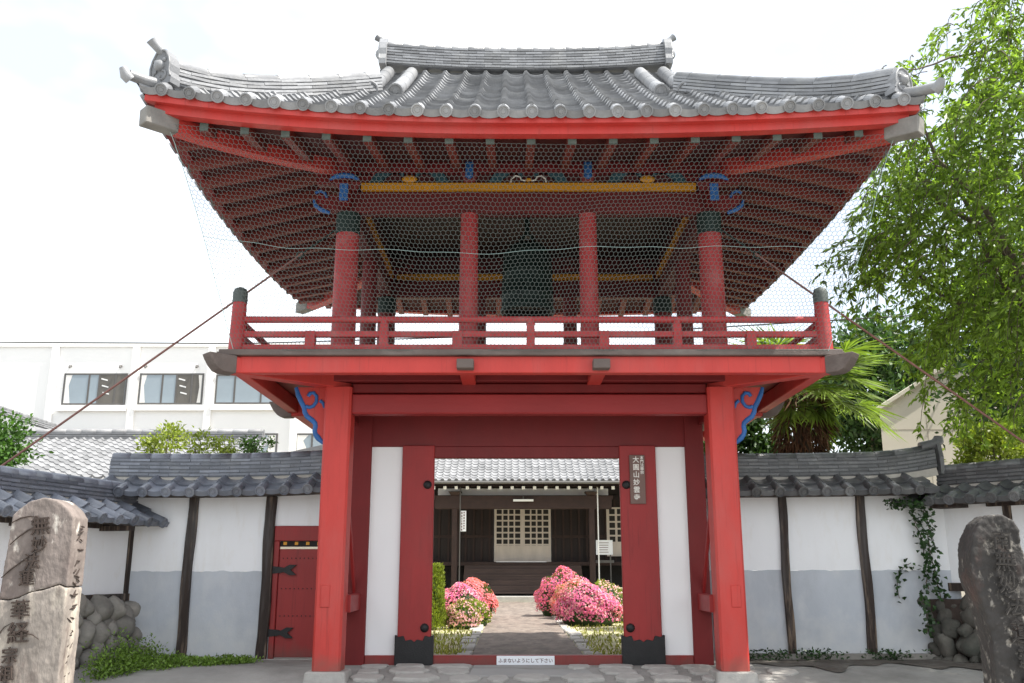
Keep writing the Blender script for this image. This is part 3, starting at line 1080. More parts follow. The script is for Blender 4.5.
for sy in (-1, 1):
    yo = YC + sy * (PY + .075)
    for xc in (-2.02, 0.0, 2.02):
        f = MB()
        for s_ in (-1, 1):
            out_ = [(.10, .30), (.28, .34), (.45, .30), (.58, .20), (.66, .06), (.74, .0), (.48, .0), (.44, .10), (.32, .2), (.18, .2), (.10, .12)]
            f.prism([(x, z) for x, z in out_], (xc, yo - .035, 7.86), (s_, 0, 0), (0, 0, 1), (0, .07, 0))
        fo = f.build('frog_leg_strut', MT['teal'], G)
        g_ = MB()
        if xc:
            g_.ball((xc, yo + sy * .05, 7.94), .09, 12, 8, 1.5, .5, .8)
        else:
            g_.ball((xc, yo + sy * .05, 7.93), .05, 10, 6, 1.2, .5, .7)
        g_.build('gold_boss', MT['gold'], fo)
        if not xc:
            g2 = MB()
            for s_ in (-1, 1):
                g2.tube([(s_ * x, yo + sy * .06, 7.87 + z) for x, z in [(.30, 0), (.29, .07), (.22, .13), (.14, .11), (.12, .05), (.05, .04)]], .014, 6)
            g2.build('white_scroll', MT['white_ink'], fo)
    for xc in (-1.0, 1.0):
        f = MB()
        f.frustum(xc, yo, 7.87, 8.02, .09, .14)
        f.frustum(xc, yo, 8.02, 8.06, .16, .16)
        fo = f.build('bearing_block', MT['red_dark'], G)
        t = MB(); t.box(xc - .065, xc + .065, yo + sy * .17 - .02, yo + sy * .17 + .02, 7.93, 8.2)
        t.tube([(xc, yo + sy * .17, 7.94), (xc, yo + sy * .17, 7.90)], [.06, .03], 8)
        t.build('blue_tongue', MT['blue'], fo)
for sx in (-1, 1):
    for sy in (-1, 1):
        x, y = sx * PX, YC + sy * PY
        f = MB()
        f.frustum(x, y, 7.722, 7.86, .14, .22)
        f.box(x - .55, x + .55, y - .09, y + .09, 7.87, 8.03)
        f.box(x - .088, x + .088, y - .55, y + .55, 7.872, 8.028)
        for dx, dy in ((.48, 0), (-.48, 0), (0, .48), (0, -.48), (0, 0)):
            f.frustum(x + dx, y + dy, 8.03, 8.10, .09, .13)
        # beam nosings
        f.box(min(x + sx * .1, x + sx * .55), max(x + sx * .1, x + sx * .55), y - .08, y + .08, 7.40, 7.68)
        f.box(x - .08, x + .08, min(y + sy * .1, y + sy * .5), max(y + sy * .1, y + sy * .5), 7.402, 7.678)
        fo = f.build('bracket_set', MT['red_dark'], G, bevel=.008)
        t = MB()
        yy = y + sy * .52
        t.box(x - .07, x + .07, yy - .012, yy + .025, 7.40, 7.69) 
        t.build('blue_scroll', MT['blue'], fo); t = MB()
        t.tube([(x - .24, yy, 7.76), (x - .14, yy, 7.82), (x, yy, 7.84), (x + .14, yy, 7.82), (x + .24, yy, 7.76)], [.02, .045, .05, .045, .02], 8)
        t.build('blue_scroll', MT['blue'], fo); t = MB()
        t.box(x - .05, x + .05, y + sy * .57 - .02, y + sy * .57 + .02, 8.04, 8.18)
        t.build('blue_scroll', MT['blue'], fo); t = MB()
        t.tube([(x + sx * a, y + sy * .10, z) for a, z in [(.56, 7.70), (.48, 7.74), (.40, 7.70), (.36, 7.62)]], .028, 7)
        t.build('blue_scroll', MT['blue'], fo); t = MB()
        t.tube([(x + sx * a, y + sy * .10, z) for a, z in [(.58, 7.58), (.55, 7.48), (.45, 7.40), (.30, 7.34)]], [.02, .035, .04, .03], 7)
        t.build('blue_scroll', MT['blue'], fo)

# ---- bell hanging in the belfry
m = MB()
bx, byy = .02, YC
m.lathe([(.0, 6.42), (.40, 6.42), (.44, 6.34), (.47, 6.30), (.52, 6.30), (.525, 6.38), (.50, 6.44), (.50, 6.60), (.505, 6.62), (.505, 6.66), (.485, 6.68), (.465, 7.05), (.47, 7.07), (.47, 7.11), (.455, 7.13), (.44, 7.45), (.445, 7.47), (.44, 7.50), (.42, 7.53), (.38, 7.62), (.28, 7.69), (.14, 7.73), (0.001, 7.74)], bx, byy, 32)
for j in range(4):
    for i in range(4):
        for q in range(4):
            a = q * PI / 2 + (i - 1.5) * .2 + PI / 4
            m.ball((bx + .455 * math.cos(a), byy + .455 * math.sin(a), 7.20 + j * .075), .022, 6, 4)
for a in (0, PI / 2, PI, 3 * PI / 2):
    c_, s_ = math.cos(a) * .485, math.sin(a) * .485
    m.tube([(bx + c_ * .99, byy + s_ * .99, 6.7), (bx + c_ * .93, byy + s_ * .93, 7.45)], .02, 6)
bo = m.build('temple_bell', MT['bronze'])
tag(bo, 'dark green bronze temple bell hanging in the upper storey behind wire netting', 'bell')
m = MB()
m.tube([(bx + .13 * math.cos(a), byy, 7.72 + .2 * math.sin(a)) for a in [PI * k / 8 for k in range(9)]], .04, 8)
m.box(bx - .05, bx + .05, byy - .05, byy + .05, 7.86, 8.30)
m.build('hanger', MT['bronze'], bo)

# ---- wire netting over the front
def netfn(u, v):
    """u -1..1 across, v 0 top .. 1 bottom"""
    top = Vector((u * 5.32, YC - YE + .30, 7.47 + ed(u * 5.3, YE) + .05))
    bot = Vector((u * 4.42, YC - RY - .16, 4.66))
    p = top.lerp(bot, v)
    p.y += .10 * math.sin(PI * v) + .03 * math.sin(9 * u + 4 * v)
    q = math.sin(PI * min(1, max(0, v)))
    p.x += q * (.05 * math.sin(5.3 * u + 3.1 * v) + .02 * math.sin(17 * u - 8 * v))
    p.z += q * (.045 * math.sin(4.1 * u - 2 * v + 1) + .018 * math.sin(13 * v + 11 * u) + .012 * math.sin(31 * u + 5 * v))
    return p
def build_net():
    cell = .0695
    ncx, nry = 148, 52
    vs, fs, tints = [], [], []
    rr = .0028
    def strut(a, b):
        d = (b - a)
        s1 = d.cross(Vector((0, 1, .15))).normalized() * rr
        s2 = Vector((0, -1, 0)) * rr
        k = len(vs)
        for p in (a, b):
            vs.extend([p + s1 + s2 * .5, p - s1 + s2 * .5, p - s2])
        fs.extend([(k, k + 3, k + 4, k + 1), (k + 1, k + 4, k + 5, k + 2), (k + 2, k + 5, k + 3, k)])
    def node(i, j):                       # brick-work lattice of a hexagon mesh
        u = -1 + (i) / ncx
        jt = j // 2
        v = (jt * 1.5 + (.5 if j % 2 else 0)) / (1.5 * nry)
        return netfn(max(-1, min(1, u)), min(1, v))
    W = 2 * ncx
    # pointy-top hexagons: zigzag rows joined by verticals
    rows = nry
    for r_ in range(rows + 1):
        prev = None
        for i in range(W + 1):
            u = -1 + i / ncx
            zig = .25 if (i + r_) % 2 == 0 else -.25
            v = (r_ + zig * .62) / rows
            p = netfn(u, max(0, min(1, v)))
            p += Vector((random.uniform(-.003, .003), 0, random.uniform(-.003, .003)))
            if prev is not None:
                strut(prev, p)
            prev = p
            if (i + r_) % 2 == 0 and r_ < rows:
                v2 = (r_ + 1 - .25 * .62) / rows
                strut(p, netfn(u, max(0, min(1, v2))))
    return vs, fs
vs, fs = build_net()
m = MB(); m.add(vs, fs, .5)
no = m.build('wire_netting', MT['wire'])
tag(no, 'hexagonal wire netting stretched from the eaves to the balcony of the gate', 'netting')
m = MB()
m.tube([netfn(-1 + 2 * k / 60, .50) + Vector((0, -.012, .004 * math.sin(k * .7))) for k in range(61)], .0032, 5)
m.tube([netfn(-1, k / 12) for k in range(13)], .005, 5)
m.tube([netfn(1, k / 12) for k in range(13)], .005, 5)
m.build('cord', MT['teal_wire'], no)

# ---- stay rods
for sx, lab in ((-1, 'left of the two rusty stay rods, slanting from the gate column over the left wall'), (1, 'right of the two rusty stay rods, slanting from the gate column past the weeping tree')):
    m = MB()
    a = Vector((sx * 3.2, YF, 7.12)); b = Vector((sx * 12.4, YF, -.02 + (0 if sx < 0 else .0)))
    d = (b - a).normalized()
    m.tube([a + d * .75, b], .019, 8)
    o = m.build('stay_rod', MT['rod'])
    tag(o, lab, 'stay rod', 'stay rods bracing the gate')
    e = MB()
    e.tube([a, a + d * .85], .016, 8)
    e.build('rod_end', MT['dark_green'], o)
    e = MB()
    cc = a + d * .80
    e.tube([cc + Vector((.055 * math.cos(t), 0, .055 * math.sin(t))) for t in [2 * PI * k / 12 for k in range(13)]], .016, 7)
    e.build('ring', MT['dark_green'], o)

# ---- name board and step sign
m = MB(); m.box(1.715, 1.975, YD - .085, YD - .05, 2.58, 3.40)
nb_ = m.build('name_board', MT['board'], bevel=.006)
tag(nb_, 'narrow brown name board with white vertical characters on the right door leaf', 'name board')
text('lettering', '大\n圓\n山\n妙\n雲\n寺', .112, MT['white_ink'], (1.825, YD - .088, 3.37), (1, 0, 0), (0, 0, 1), nb_, .006, spacing=1.13, weight=.0015)
text('lettering', '本\n門\n法\n華\n宗', .062, MT['white_ink'], (1.925, YD - .088, 3.38), (1, 0, 0), (0, 0, 1), nb_, .006, spacing=1.0, weight=.001)
m = MB(); m.box(-.53, .41, YD - .045, YD - .023, -.035, .145)
ns_ = m.build('step_notice', MT['sign_white'], bevel=.004)
tag(ns_, 'small white sign with handwritten Japanese text on the gate threshold', 'sign')
text('lettering', 'ふまないようにして下さい', .074, MT['sign_ink'], (-.06, YD - .047, .105), (1, 0, 0), (0, 0, 1), ns_, .003, weight=.001)

# ================================================================== PERIMETER WALLS
def wall_roof(root, A, B, N, over, ze, zr, ncol, u0, pitch, mat, layers=5, curve=None, ridge_rng=None, back=True, end0=False, end1=False, rows=(0, .5, 1.0), rw=.34, endlift=0, bbeam=True):
    A, B, N = Vector(A), Vector(B), Vector(N).normalized()
    d = (B - A); L = d.length; d.normalize()
    cv = curve or (lambda u: 0)
    m = MB()
    slope = Vector((N.x * .45, N.y * .45, .89))
    def fn(u, v, s=1):
        p = A + d * u + N * s * (over * (1 - v) + .1 * v)
        return Vector((p.x, p.y, ze + (zr - ze) * v + cv(u)))
    tiles(m, fn, u0, ncol, pitch, rows, slope, .075, .04, 10, .05)
    if back:
        tiles(m, lambda u, v: fn(u, v, -1), u0, ncol, pitch, rows, Vector((-N.x * .45, -N.y * .45, .89)), .075, .04, 6, .05)
    for c in range(ncol):
        u = u0 + (c + .16) * pitch
        disc(m, fn(u, 0) + N * .045 + Vector((0, 0, .0)), N * .92 + Vector((0, 0, -.38)), .092, .22)
    ro = m.build('tile_roof', mat, root)
    m = MB()
    ra, rb = ridge_rng or (0, L)
    pts = []
    for k in range(25):
        u = ra + (rb - ra) * k / 24
        p = A + d * u
        z = zr + cv(u) + (endlift * max(0, (k / 24 - .7) / .3) ** 2)
        pts.append((p.x, p.y, z))
    noshi(m, pts, rw, layers, .066, .085, .36, z0=.02)
    m.build('ridge', mat, ro)
    m = MB()
    for a, b in zip(pts, pts[1:]):
        m.bar(Vector(a) + Vector((0, 0, -.04)), Vector(b) + Vector((0, 0, -.04)), rw * .8, .16, tint=.5)
    m.build('mortar_bed', MT['lime'], ro)
    if end1:
        e = MB()
        p = Vector(pts[-1]) + d * .04
        e.prism([(-.2, -.1), (.2, -.1), (.21, .2), (.15, .44), (-.15, .44), (-.21, .2)], p, N, (0, 0, 1), d * .07)
        q = p + Vector((0, 0, layers * .066 + .07))
        e.tube([q - d * .25, q + d * .02 + Vector((0, 0, .05)), q + d * .1 + Vector((0, 0, .13)), q + d * .11 + Vector((0, 0, .2))], [.09, .1, .1, .075], 12)
        e.build('ridge_end_tile', mat, ro)
    if bbeam:
        m = MB()
        for off in (-.38, .38):
            for k in range(12):
                u, u2 = u0 + ncol * pitch * k / 12, u0 + ncol * pitch * (k + 1) / 12
                a, b = A + d * u + N * off, A + d * u2 + N * off
                m.bar((a.x, a.y, ze - .02 + cv(u)), (b.x, b.y, ze - .02 + cv(u2)), .5, .05, tint=.4)
        m.build('eave_board', MT['old_wood'], root)
    return ro

def boulders(name, root, A, B, N, z1, depth, mat, n=60, seed=3, rr=(.14, .26), spread=.12):
    rs = random.Random(seed)
    st = random.getstate(); random.seed(seed)
    A, B, N = Vector(A), Vector(B), Vector(N).normalized()
    d = B - A
    m = MB()
    L = d.length
    du = d.normalized()
    def rock(c, r_, ax):
        nu, nv = 14, 9
        vs, fs = [], []
        ex = rs.uniform(.62, .85)
        ph = [rs.uniform(0, 6) for _ in range(4)]
        q = Matrix.Rotation(rs.uniform(0, 6), 3, 'Y') @ Matrix.Rotation(rs.uniform(-.5, .5), 3, 'X')
        for j in range(nv + 1):
            th = PI * j / nv
            for i in range(nu):
                a = 2 * PI * i / nu
                e = Vector((math.sin(th) * math.cos(a), math.sin(th) * math.sin(a), math.cos(th)))
                e = Vector([math.copysign(abs(t) ** ex, t) for t in e])
                kk = 1 + .07 * math.sin(3 * e.x + ph[0]) + .07 * math.sin(3 * e.z + ph[1]) + .05 * math.sin(5 * e.y + ph[2] + 3 * e.x)
                p = q @ Vector((e.x * ax[0], e.y * ax[1], e.z * ax[2]))
                vs.append(Vector(c) + p * r_ * kk * .86)
        for j in range(nv):
            for i in range(nu):
                fs.append((j * nu + i, (j + 1) * nu + i, (j + 1) * nu + (i + 1) % nu, j * nu + (i + 1) % nu))
        m.add(vs, fs, rs.random(), True)
    z = .02
    row = 0
    while z < z1:
        u = -.12 + rs.uniform(0, .2)
        while u < L + .1:
            r_ = rs.uniform(.12, .24)
            off = depth * (1 - .45 * z / z1) + rs.uniform(-.05, .05)
            p = A + du * u + N * off
            rock((p.x, p.y, z + rs.uniform(-.07, .07)), r_, (rs.uniform(.9, 1.35), rs.uniform(.8, 1.05), rs.uniform(.7, 1.05)))
            u += r_ * 1.55
        z += .22
        row += 1
    o = m.build(name, mat, root)
    f = MB()
    f.bar(A + N * (depth * .4) + Vector((0, 0, z1 * .48 - .05)), B + N * (depth * .4) + Vector((0, 0, z1 * .48 - .05)), depth * .8, z1 * .96)
    f.build('earth_core', MT['ink'], root)
    random.setstate(st)
    return o

def seg_box(m, A, d, N, u0, u1, o0, o1, z0, z1, mi=0, tint=None):
    ps = [A + d * u0 + N * o0, A + d * u1 + N * o0, A + d * u1 + N * o1, A + d * u0 + N * o1]
    v = [(p.x, p.y, z0) for p in ps] + [(p.x, p.y, z1) for p in ps]
    f = MB.BOXF
    m.add(v, f, tint, False, mi)

# ---- frontal wall, left
FN = Vector((0, -1, 0))
W = thing('plaster_wall', 'white and grey plaster wall with a small red wicket door and blue grey tiled coping', 'wall', (-5.3, 17, 0))
wall_roof(W, (-7.55, 17, 0), (-3.2, 17, 0), FN, .75, 2.80, 3.10, 10, .0, .408, MT['tile_blue'], 5, curve=lambda u: .09 * ((u - 1.5) / 2.8) ** 2 * (1 if u > 1.5 else .6))
def plaster(root, A, B, N, segs):
    A, B, N = Vector(A), Vector(B), Vector(N).normalized()
    d = (B - A).normalized()
    for nm, mt, u0, u1, o0, o1, z0, z1 in segs:
        m = MB()
        if nm == 'wainscot':
            n = 40
            us = [u0 + (u1 - u0) * k / n for k in range(n + 1)]
            pts = [(u, z1 + .008 * math.sin(u * 9 + A.x) + .006 * math.sin(u * 23) + random.uniform(-.004, .004)) for u in us]
            vs = []
            for u, zt in pts:
                for off, z in ((o0, z0), (o1, z0), (o1, zt), (o0, zt)):
                    p = A + d * u + N * off
                    vs.append((p.x, p.y, z))
            m.add(vs, [(k * 4 + i, k * 4 + 4 + i, k * 4 + 4 + (i + 1) % 4, k * 4 + (i + 1) % 4) for k in range(n) for i in range(4)], .5)
        else:
            seg_box(m, A, d, N, u0, u1, o0, o1, z0, z1)
        m.build(nm, MT[mt], root)
plaster(W, (0, 17, 0), (1, 17, 0), FN, [
    ('plaster_panel', 'plaster', -7.15, -4.5, -.1, .1, 1.47, 2.81), ('plaster_panel', 'plaster', -4.5, -3.2, -.1, .1, 2.26, 2.83),
    ('wainscot', 'grey_plaster', -7.15, -4.5, -.1, .106, -.05, 1.475),
    ('base_stone', 'plinth', -7.0, -3.2, -.2, .22, -.3, -.0 + .012)])
def wpost(root, x, y, wd, z0, z1, lean=0, mat='old_wood'):
    m = MB()
    n = 7
    pts = []
    for k in range(n):
        z = z0 + (z1 - z0) * k / (n - 1)
        pts.append((x + lean * (k / (n - 1)) + random.uniform(-.008, .008), y, z))
    n = 15
    rings = []
    for k in range(n):
        z = z0 + (z1 - z0) * k / (n - 1)
        xx = x + lean * k / (n - 1) + .012 * math.sin(k * .55 + x * 3)
        h = wd / 2 * (1 + .05 * math.sin(k * 1.3 + x) + random.uniform(-.025, .025))
        rings += [(xx - h, y - .06, z), (xx + h, y - .06, z), (xx + h, y + .06, z), (xx - h, y + .06, z)]
    m.add(rings, [(k * 4 + i, k * 4 + (i + 1) % 4, k * 4 + 4 + (i + 1) % 4, k * 4 + 4 + i) for k in range(n - 1) for i in range(4)] + [(3, 2, 1, 0), tuple(range(4 * n - 4, 4 * n))], .5)
    return m.build('post', MT[mat], root, bevel=.01)
wpost(W, -6.0, 16.87, .16, -.02, 2.78, .02)
wpost(W, -4.60, 16.87, .18, -.02, 2.78, .02)
wpost(W, -7.12, 16.88, .12, .2, 2.78, .0)
m = MB()
m.box(-4.50, -3.35, 16.86, 16.94, 2.0, 2.262)
m.box(-4.50, -4.40, 16.87, 16.95, .0, 2.0)
fr = m.build('wicket_frame', MT['red_door'], W, bevel=.01)
m = MB(); m.box(-4.40, -3.36, 16.91, 16.93, 1.90, 1.999); m.build('vent_slot', MT['ink_dark'], fr)
m = MB()
m.box(-4.40, -3.35, 16.90, 16.96, .03, 1.86)
wd_ = m.build('wicket_door', MT['red_door'], W, bevel=.01)
m = MB()
for z in (1.70, 1.18, .72):
    for k in range(13):
        m.ball((-4.33 + k * .075, 16.897, z), .011, 6, 4)
m.build('nail_heads', MT['iron'], wd_)
m = MB()
for k in range(5):
    m.box(-4.34 + k * .2, -4.28 + k * .2, 16.905, 16.94, 1.93, 1.985)
m.build('vent_bars', MT['gold'], fr)
for z in (1.50, .44):
    h = MB()
    h.prism([(-.14, -.07), (.06, -.05), (.12, -.035), (.22, -.09), (.34, -.085), (.24, 0), (.34, .085), (.22, .09), (.12, .035), (.06, .05), (-.14, .07)], (-4.42, 16.855, z), (1, 0, 0), (0, 0, 1), (0, .05, 0))
    h.build('hinge', MT['iron'], wd_)

# ---- frontal wall, right
W = thing('plaster_wall', 'white and grey plaster wall with two dark posts, shaded dark tiled coping with an upturned end', 'wall', (5.3, 17, 0))
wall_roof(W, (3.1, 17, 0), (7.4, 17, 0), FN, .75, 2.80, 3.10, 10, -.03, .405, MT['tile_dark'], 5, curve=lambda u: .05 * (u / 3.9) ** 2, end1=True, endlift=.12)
plaster(W, (0, 17, 0), (1, 17, 0), FN, [
    ('plaster_panel', 'plaster', 3.1, 7.6, -.1, .1, 1.49, 2.81),
    ('wainscot', 'grey_plaster', 3.1, 7.6, -.1, .106, -.05, 1.495),
    ('base_stone', 'stone', 3.1, 7.2, -.2, .26, -.3, .10)])
wpost(W, 4.55, 16.87, .13, .09, 2.80, .0)
wpost(W, 5.95, 16.87, .15, .09, 2.80, .0)
wpost(W, 3.32, 16.87, .15, .09, 2.80, -.0)

# ---- left oblique wall
A = Vector((-7.12, 17.0, 0)); d = Vector((-.26, -.966, 0)).normalized(); N = Vector((.966, -.26, 0)).normalized()
B = A + d * 9.5
W = thing('plaster_wall', 'low tiled plaster wall on a boulder base behind the pale carved stele', 'wall', (-8, 13, 0))
wall_roof(W, A, B, N, .72, 2.30, 2.62, 24, -.35, .40, MT['tile_blue'], 4, rw=.3)
Lw = 9.5
plaster(W, A, B, N, [('plaster_panel', 'plaster', 0, Lw, -.12, .1, 1.08, 2.3), ('sill_beam', 'old_wood', 0, Lw, -.14, .16, .98, 1.10), ('eave_beam', 'old_wood', 0, Lw, -.1, .14, 2.18, 2.27)])
for u in (.1, 2.2, 3.6, 5.0, 6.4, 7.8):
    m = MB(); seg_box(m, A, d, N, u - .07, u + .07, 0, .135, 1.08, 2.2)
    m.build('post', MT['old_wood'], W, bevel=.01)
for u in (.9, 2.9):
    m = MB(); seg_box(m, A, d, N, u - .05, u + .05, .1, .7, 2.14, 2.22)
    m.build('bracket_arm', MT['old_wood'], W)
boulders('stone_base', W, A, A + d * 6, N, .92, .32, MT['stone'], seed=5)

# ---- right oblique wall
A = Vector((7.5, 17.0, 0)); d = Vector((.62, -.78, 0)).normalized(); N = Vector((-.78, -.62, 0)).normalized()
B = A + d * 6
W = thing('plaster_wall', 'dark tiled plaster wall on boulders behind the dark carved stone, under the weeping tree', 'wall', (8.5, 15.5, 0))
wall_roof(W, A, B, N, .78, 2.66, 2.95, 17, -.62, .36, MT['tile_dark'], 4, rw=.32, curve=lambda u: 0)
plaster(W, A, B, N, [('plaster_panel', 'plaster', -.05, 6, -.12, .1, 1.26, 2.68), ('sill_beam', 'old_wood', -.02, 6, -.14, .16, 1.14, 1.28)])
for u in (1.15, 2.6, 4.0):
    m = MB(); seg_box(m, A, d, N, u - .07, u + .07, 0, .135, 1.28, 2.62)
    m.build('post', MT['old_wood'], W, bevel=.01)
    m = MB(); seg_box(m, A, d, N, u - .3, u + .3, .05, .2, 2.56, 2.64)
    m.build('bracket_arm', MT['old_wood'], W)
m = MB(); seg_box(m, A, d, N, .0, .5, .05, .5, 2.56, 2.62); m.build('bracket_arm', MT['old_wood'], W)
boulders('stone_base', W, A - d * .55, A + d * 5, N, 1.10, .55, MT['stone_dark'], seed=9)

# ================================================================== CARVED STONES
tex = bpy.data.textures.new('stone_relief', 'CLOUDS'); tex.noise_scale = .22; tex.noise_depth = 4
tex2 = bpy.data.textures.new('stone_relief_fine', 'CLOUDS'); tex2.noise_scale = .045; tex2.noise_depth = 3
def roughen(o, vox, s1, s2=0):
    r_ = o.modifiers.new('remesh', 'REMESH'); r_.mode = 'VOXEL'; r_.voxel_size = vox
    r_.use_smooth_shade = True
    q = o.modifiers.new('relief', 'DISPLACE'); q.texture = tex; q.strength = s1; q.mid_level = .5; q.texture_coords = 'LOCAL'
    if s2:
        q = o.modifiers.new('relief_fine', 'DISPLACE'); q.texture = tex2; q.strength = s2; q.mid_level = .5; q.texture_coords = 'LOCAL'
S = thing('stone_stele', 'tall pale brown stone stele with carved brush characters and a broken seam across it', 'stele', (-4.7, 9.05, 0))
yS = 8.9
seam = [(-4.40, 1.34), (-4.47, 1.37), (-4.60, 1.33), (-4.74, 1.30), (-4.84, 1.25), (-4.93, 1.23), (-5.02, 1.24)]
up_ = [(x, z + .004) for x, z in seam] + [(-5.0, 1.7), (-4.985, 2.0), (-4.93, 2.06), (-4.84, 2.13), (-4.70, 2.165), (-4.58, 2.14), (-4.47, 2.06), (-4.41, 1.98), (-4.40, 1.7)]
lo_ = [(-4.375, -.2), (-4.39, .7)] + [(x, z - .004) for x, z in seam] + [(-5.04, .7), (-5.07, -.2)]
for nm, poly, mt_ in (('upper_block', up_, 'stele_up'), ('lower_block', lo_, 'stele')):
    m = MB(); m.prism(poly, (0, yS, 0), (1, 0, 0), (0, 0, 1), (0, .33, 0))
    o = m.build(nm, MT[mt_], S)
    roughen(o, .013, .014, .008)
chars = [('無', -4.72, 1.99, .19), ('妙', -4.71, 1.80, .155), ('法', -4.76, 1.645, .155), ('蓮', -4.79, 1.495, .15), ('華', -4.815, 1.225, .185), ('経', -4.81, 1.03, .20), ('宗', -4.86, .81, .15), ('祖', -4.875, .655, .145), ('日', -4.885, .51, .13), ('蓮', -4.89, .375, .14)]
for ch, x, z, s_ in chars:
    text('carved_character', ch, s_, MT['ink'], (x + .01, yS - .017, z), (1, 0, .08), (-.08, 0, 1), S, .016, weight=.0015)
m = MB()
def brush(_, pts, w0=.008, y=yS - .010):
    m = MB()
    n = len(pts)
    m.tube([(x, y, z) for x, z in pts], [w0 * (1 - abs(k / (n - 1) * 2 - .7) * .55) for k in range(n)], 6, .5)
    m.build('brush_tail', MT['ink'], S)
brush(m, [(-4.98, 1.93), (-4.90, 1.975), (-4.82, 1.99), (-4.74, 1.985), (-4.71, 1.93)])
brush(m, [(-4.97, 1.73), (-4.90, 1.80), (-4.82, 1.86), (-4.74, 1.90), (-4.66, 1.90)])
brush(m, [(-5.01, 1.43), (-4.94, 1.50), (-4.85, 1.57), (-4.75, 1.64), (-4.66, 1.70)])
brush(m, [(-5.02, .66), (-5.03, .78), (-4.99, .90), (-4.93, .99), (-4.86, 1.03)])
brush(m, [(-4.84, .92), (-4.75, .945), (-4.66, .925), (-4.60, .885)])
m = MB()
z = 1.88
while z > .35:
    for q in range(random.randint(2, 3)):
        y0 = 9.06 + random.uniform(-.04, .05); zz = z + random.uniform(-.03, .03)
        a_ = random.uniform(-.5, .9)
        ln = random.uniform(.03, .06)
        m.tube([(-4.397, y0 - ln * math.cos(a_), zz - ln * math.sin(a_)), (-4.392, y0, zz), (-4.397, y0 + ln * math.cos(a_), zz + ln * math.sin(a_))], [.004, .008, .004], 5)
    z -= random.uniform(.09, .13)
m.build('side_carving', MT['ink'], S)

S = thing('stone_stele', 'dark lichened natural slab with worn carved characters by the boulders', 'stele', (4.3, 9.1, 0))
pl = [(x * .86 + .70, z) for x, z in [(3.95, -.2), (3.99, .4), (4.0, .85), (3.96, 1.08), (3.90, 1.28), (3.85, 1.45), (3.86, 1.62), (3.92, 1.80), (4.0, 1.93), (4.12, 2.0), (4.26, 2.015), (4.37, 1.96), (4.43, 1.86), (4.44, 1.70), (4.47, 1.60), (4.48, 1.35), (4.54, 1.28), (4.55, 1.0), (4.66, .9), (4.72, .4), (4.74, -.2)]]
m = MB(); m.prism(pl, (0, 8.95, 0), (1, 0, 0), (0, 0, 1), (.03, .34, 0))
o = m.build('slab', MT['stele_dark'], S)
roughen(o, .014, .03, .02)
for k, (ch, x, z, s_) in enumerate([('南', 4.32, 1.86, .19), ('無', 4.33, 1.68, .21), ('妙', 4.34, 1.48, .21), ('法', 4.36, 1.28, .21), ('蓮', 4.40, 1.04, .21), ('華', 4.43, .80, .21), ('経', 4.45, .57, .21)]):
    o = text('worn_carving', ch, s_, MT['ink_pale'], (x + .007, 8.921, z - .006), (1, 0, -.05), (.05, 0, 1), S, .006)  # pale offset copy painted as the lit edge of the strokes
    o = text('worn_carving', ch, s_, MT['ink_dark'], (x, 8.914, z), (1, 0, -.05), (.05, 0, 1), S, .006)  # dark copy painted as the shade inside the strokes
m = MB(); m.tube([(4.50, 8.93, .95), (4.52, 8.925, .4), (4.53, 8.925, 0)], .010, 5); m.build('worn_groove', MT['ink_pale'], S)

# ================================================================== COURTYARD
H = thing('temple_hall', 'dark timber temple main hall with lattice doors seen through the gate opening', 'temple hall', (.28, 52, 0))
HX = .28
MT['step_wood'] = M('worn_step_timber', (.07, .045, .038), .6, .3, 3, (.3, 1, 1))
m = MB()
m.box(HX - 7.4, HX - 3.2, 50.5, 58, 1.62, 5.4); m.box(HX + 3.2, HX + 12, 50.5, 58, 1.62, 5.4)
m.box(HX - 3.2, HX - 1.52, 50.4, 58, 1.9, 5.4); m.box(HX + 1.52, HX + 3.2, 50.4, 58, 1.9, 5.4)
m.box(HX - 1.52, HX + 1.52, 50.4, 58, 4.72, 5.4)
m.box(HX - 7.4, HX + 12, 50.6, 58, 5.41, 6.3)
m.build('wall', MT['dark_wood'], H)
for s_ in (-1, 1):
    x = 1.75
    while x < 6:
        m = MB(); m.box(HX + s_ * x - .05, HX + s_ * x + .05, 50.33 if x < 3.15 else 50.43, 50.52, 1.95, 5.2)
        m.build('batten', MT['mid_wood'], H)
        x += .42 if x < 3.2 else .5
    m = MB(); m.box(HX + (7.6 if s_ > 0 else -5.3) - (4.4 if s_ > 0 else 2.1), HX + (7.6 if s_ > 0 else -5.3) + (4.4 if s_ > 0 else 2.1), 50.40, 50.5, 3.15, 3.3); m.build('wall_rail', MT['mid_wood'], H)
    m = MB(); m.box(HX + s_ * 2.4 - .85, HX + s_ * 2.4 + .85, 50.30, 50.4, 3.15, 3.3); m.build('wall_rail', MT['mid_wood'], H)
m = MB()
m.box(HX - 7.4, HX + 12, 49.2, 58, 1.72, 1.9)
m.build('veranda_floor', MT['mid_wood'], H)
m = MB(); m.box(HX - 7.4, HX + 12, 50.2, 57, 0, 1.7); m.build('underfloor', MT['ink_dark'], H)
for k in range(5):
    m = MB(); m.box(HX - 3.0, HX + 3.0, 49.2 - .42 * (k + 1), 49.2 - .42 * k + .02, 1.72 - .27 * (k + 1), 1.72 - .27 * (k + 1) + .09)
    m.box(HX - 3.0, HX + 3.0, 49.2 - .42 * k - .06, 49.2 - .42 * k, 1.72 - .27 * (k + 1) + .091, 1.72 - .27 * k - .005)
    m.build('step', MT['step_wood'], H)
m = MB(); m.box(HX - 5.2, HX + 5.2, 45.6, 49.4, -.1, .28); m.build('stone_platform', MT['plinth'], H, bevel=.02)
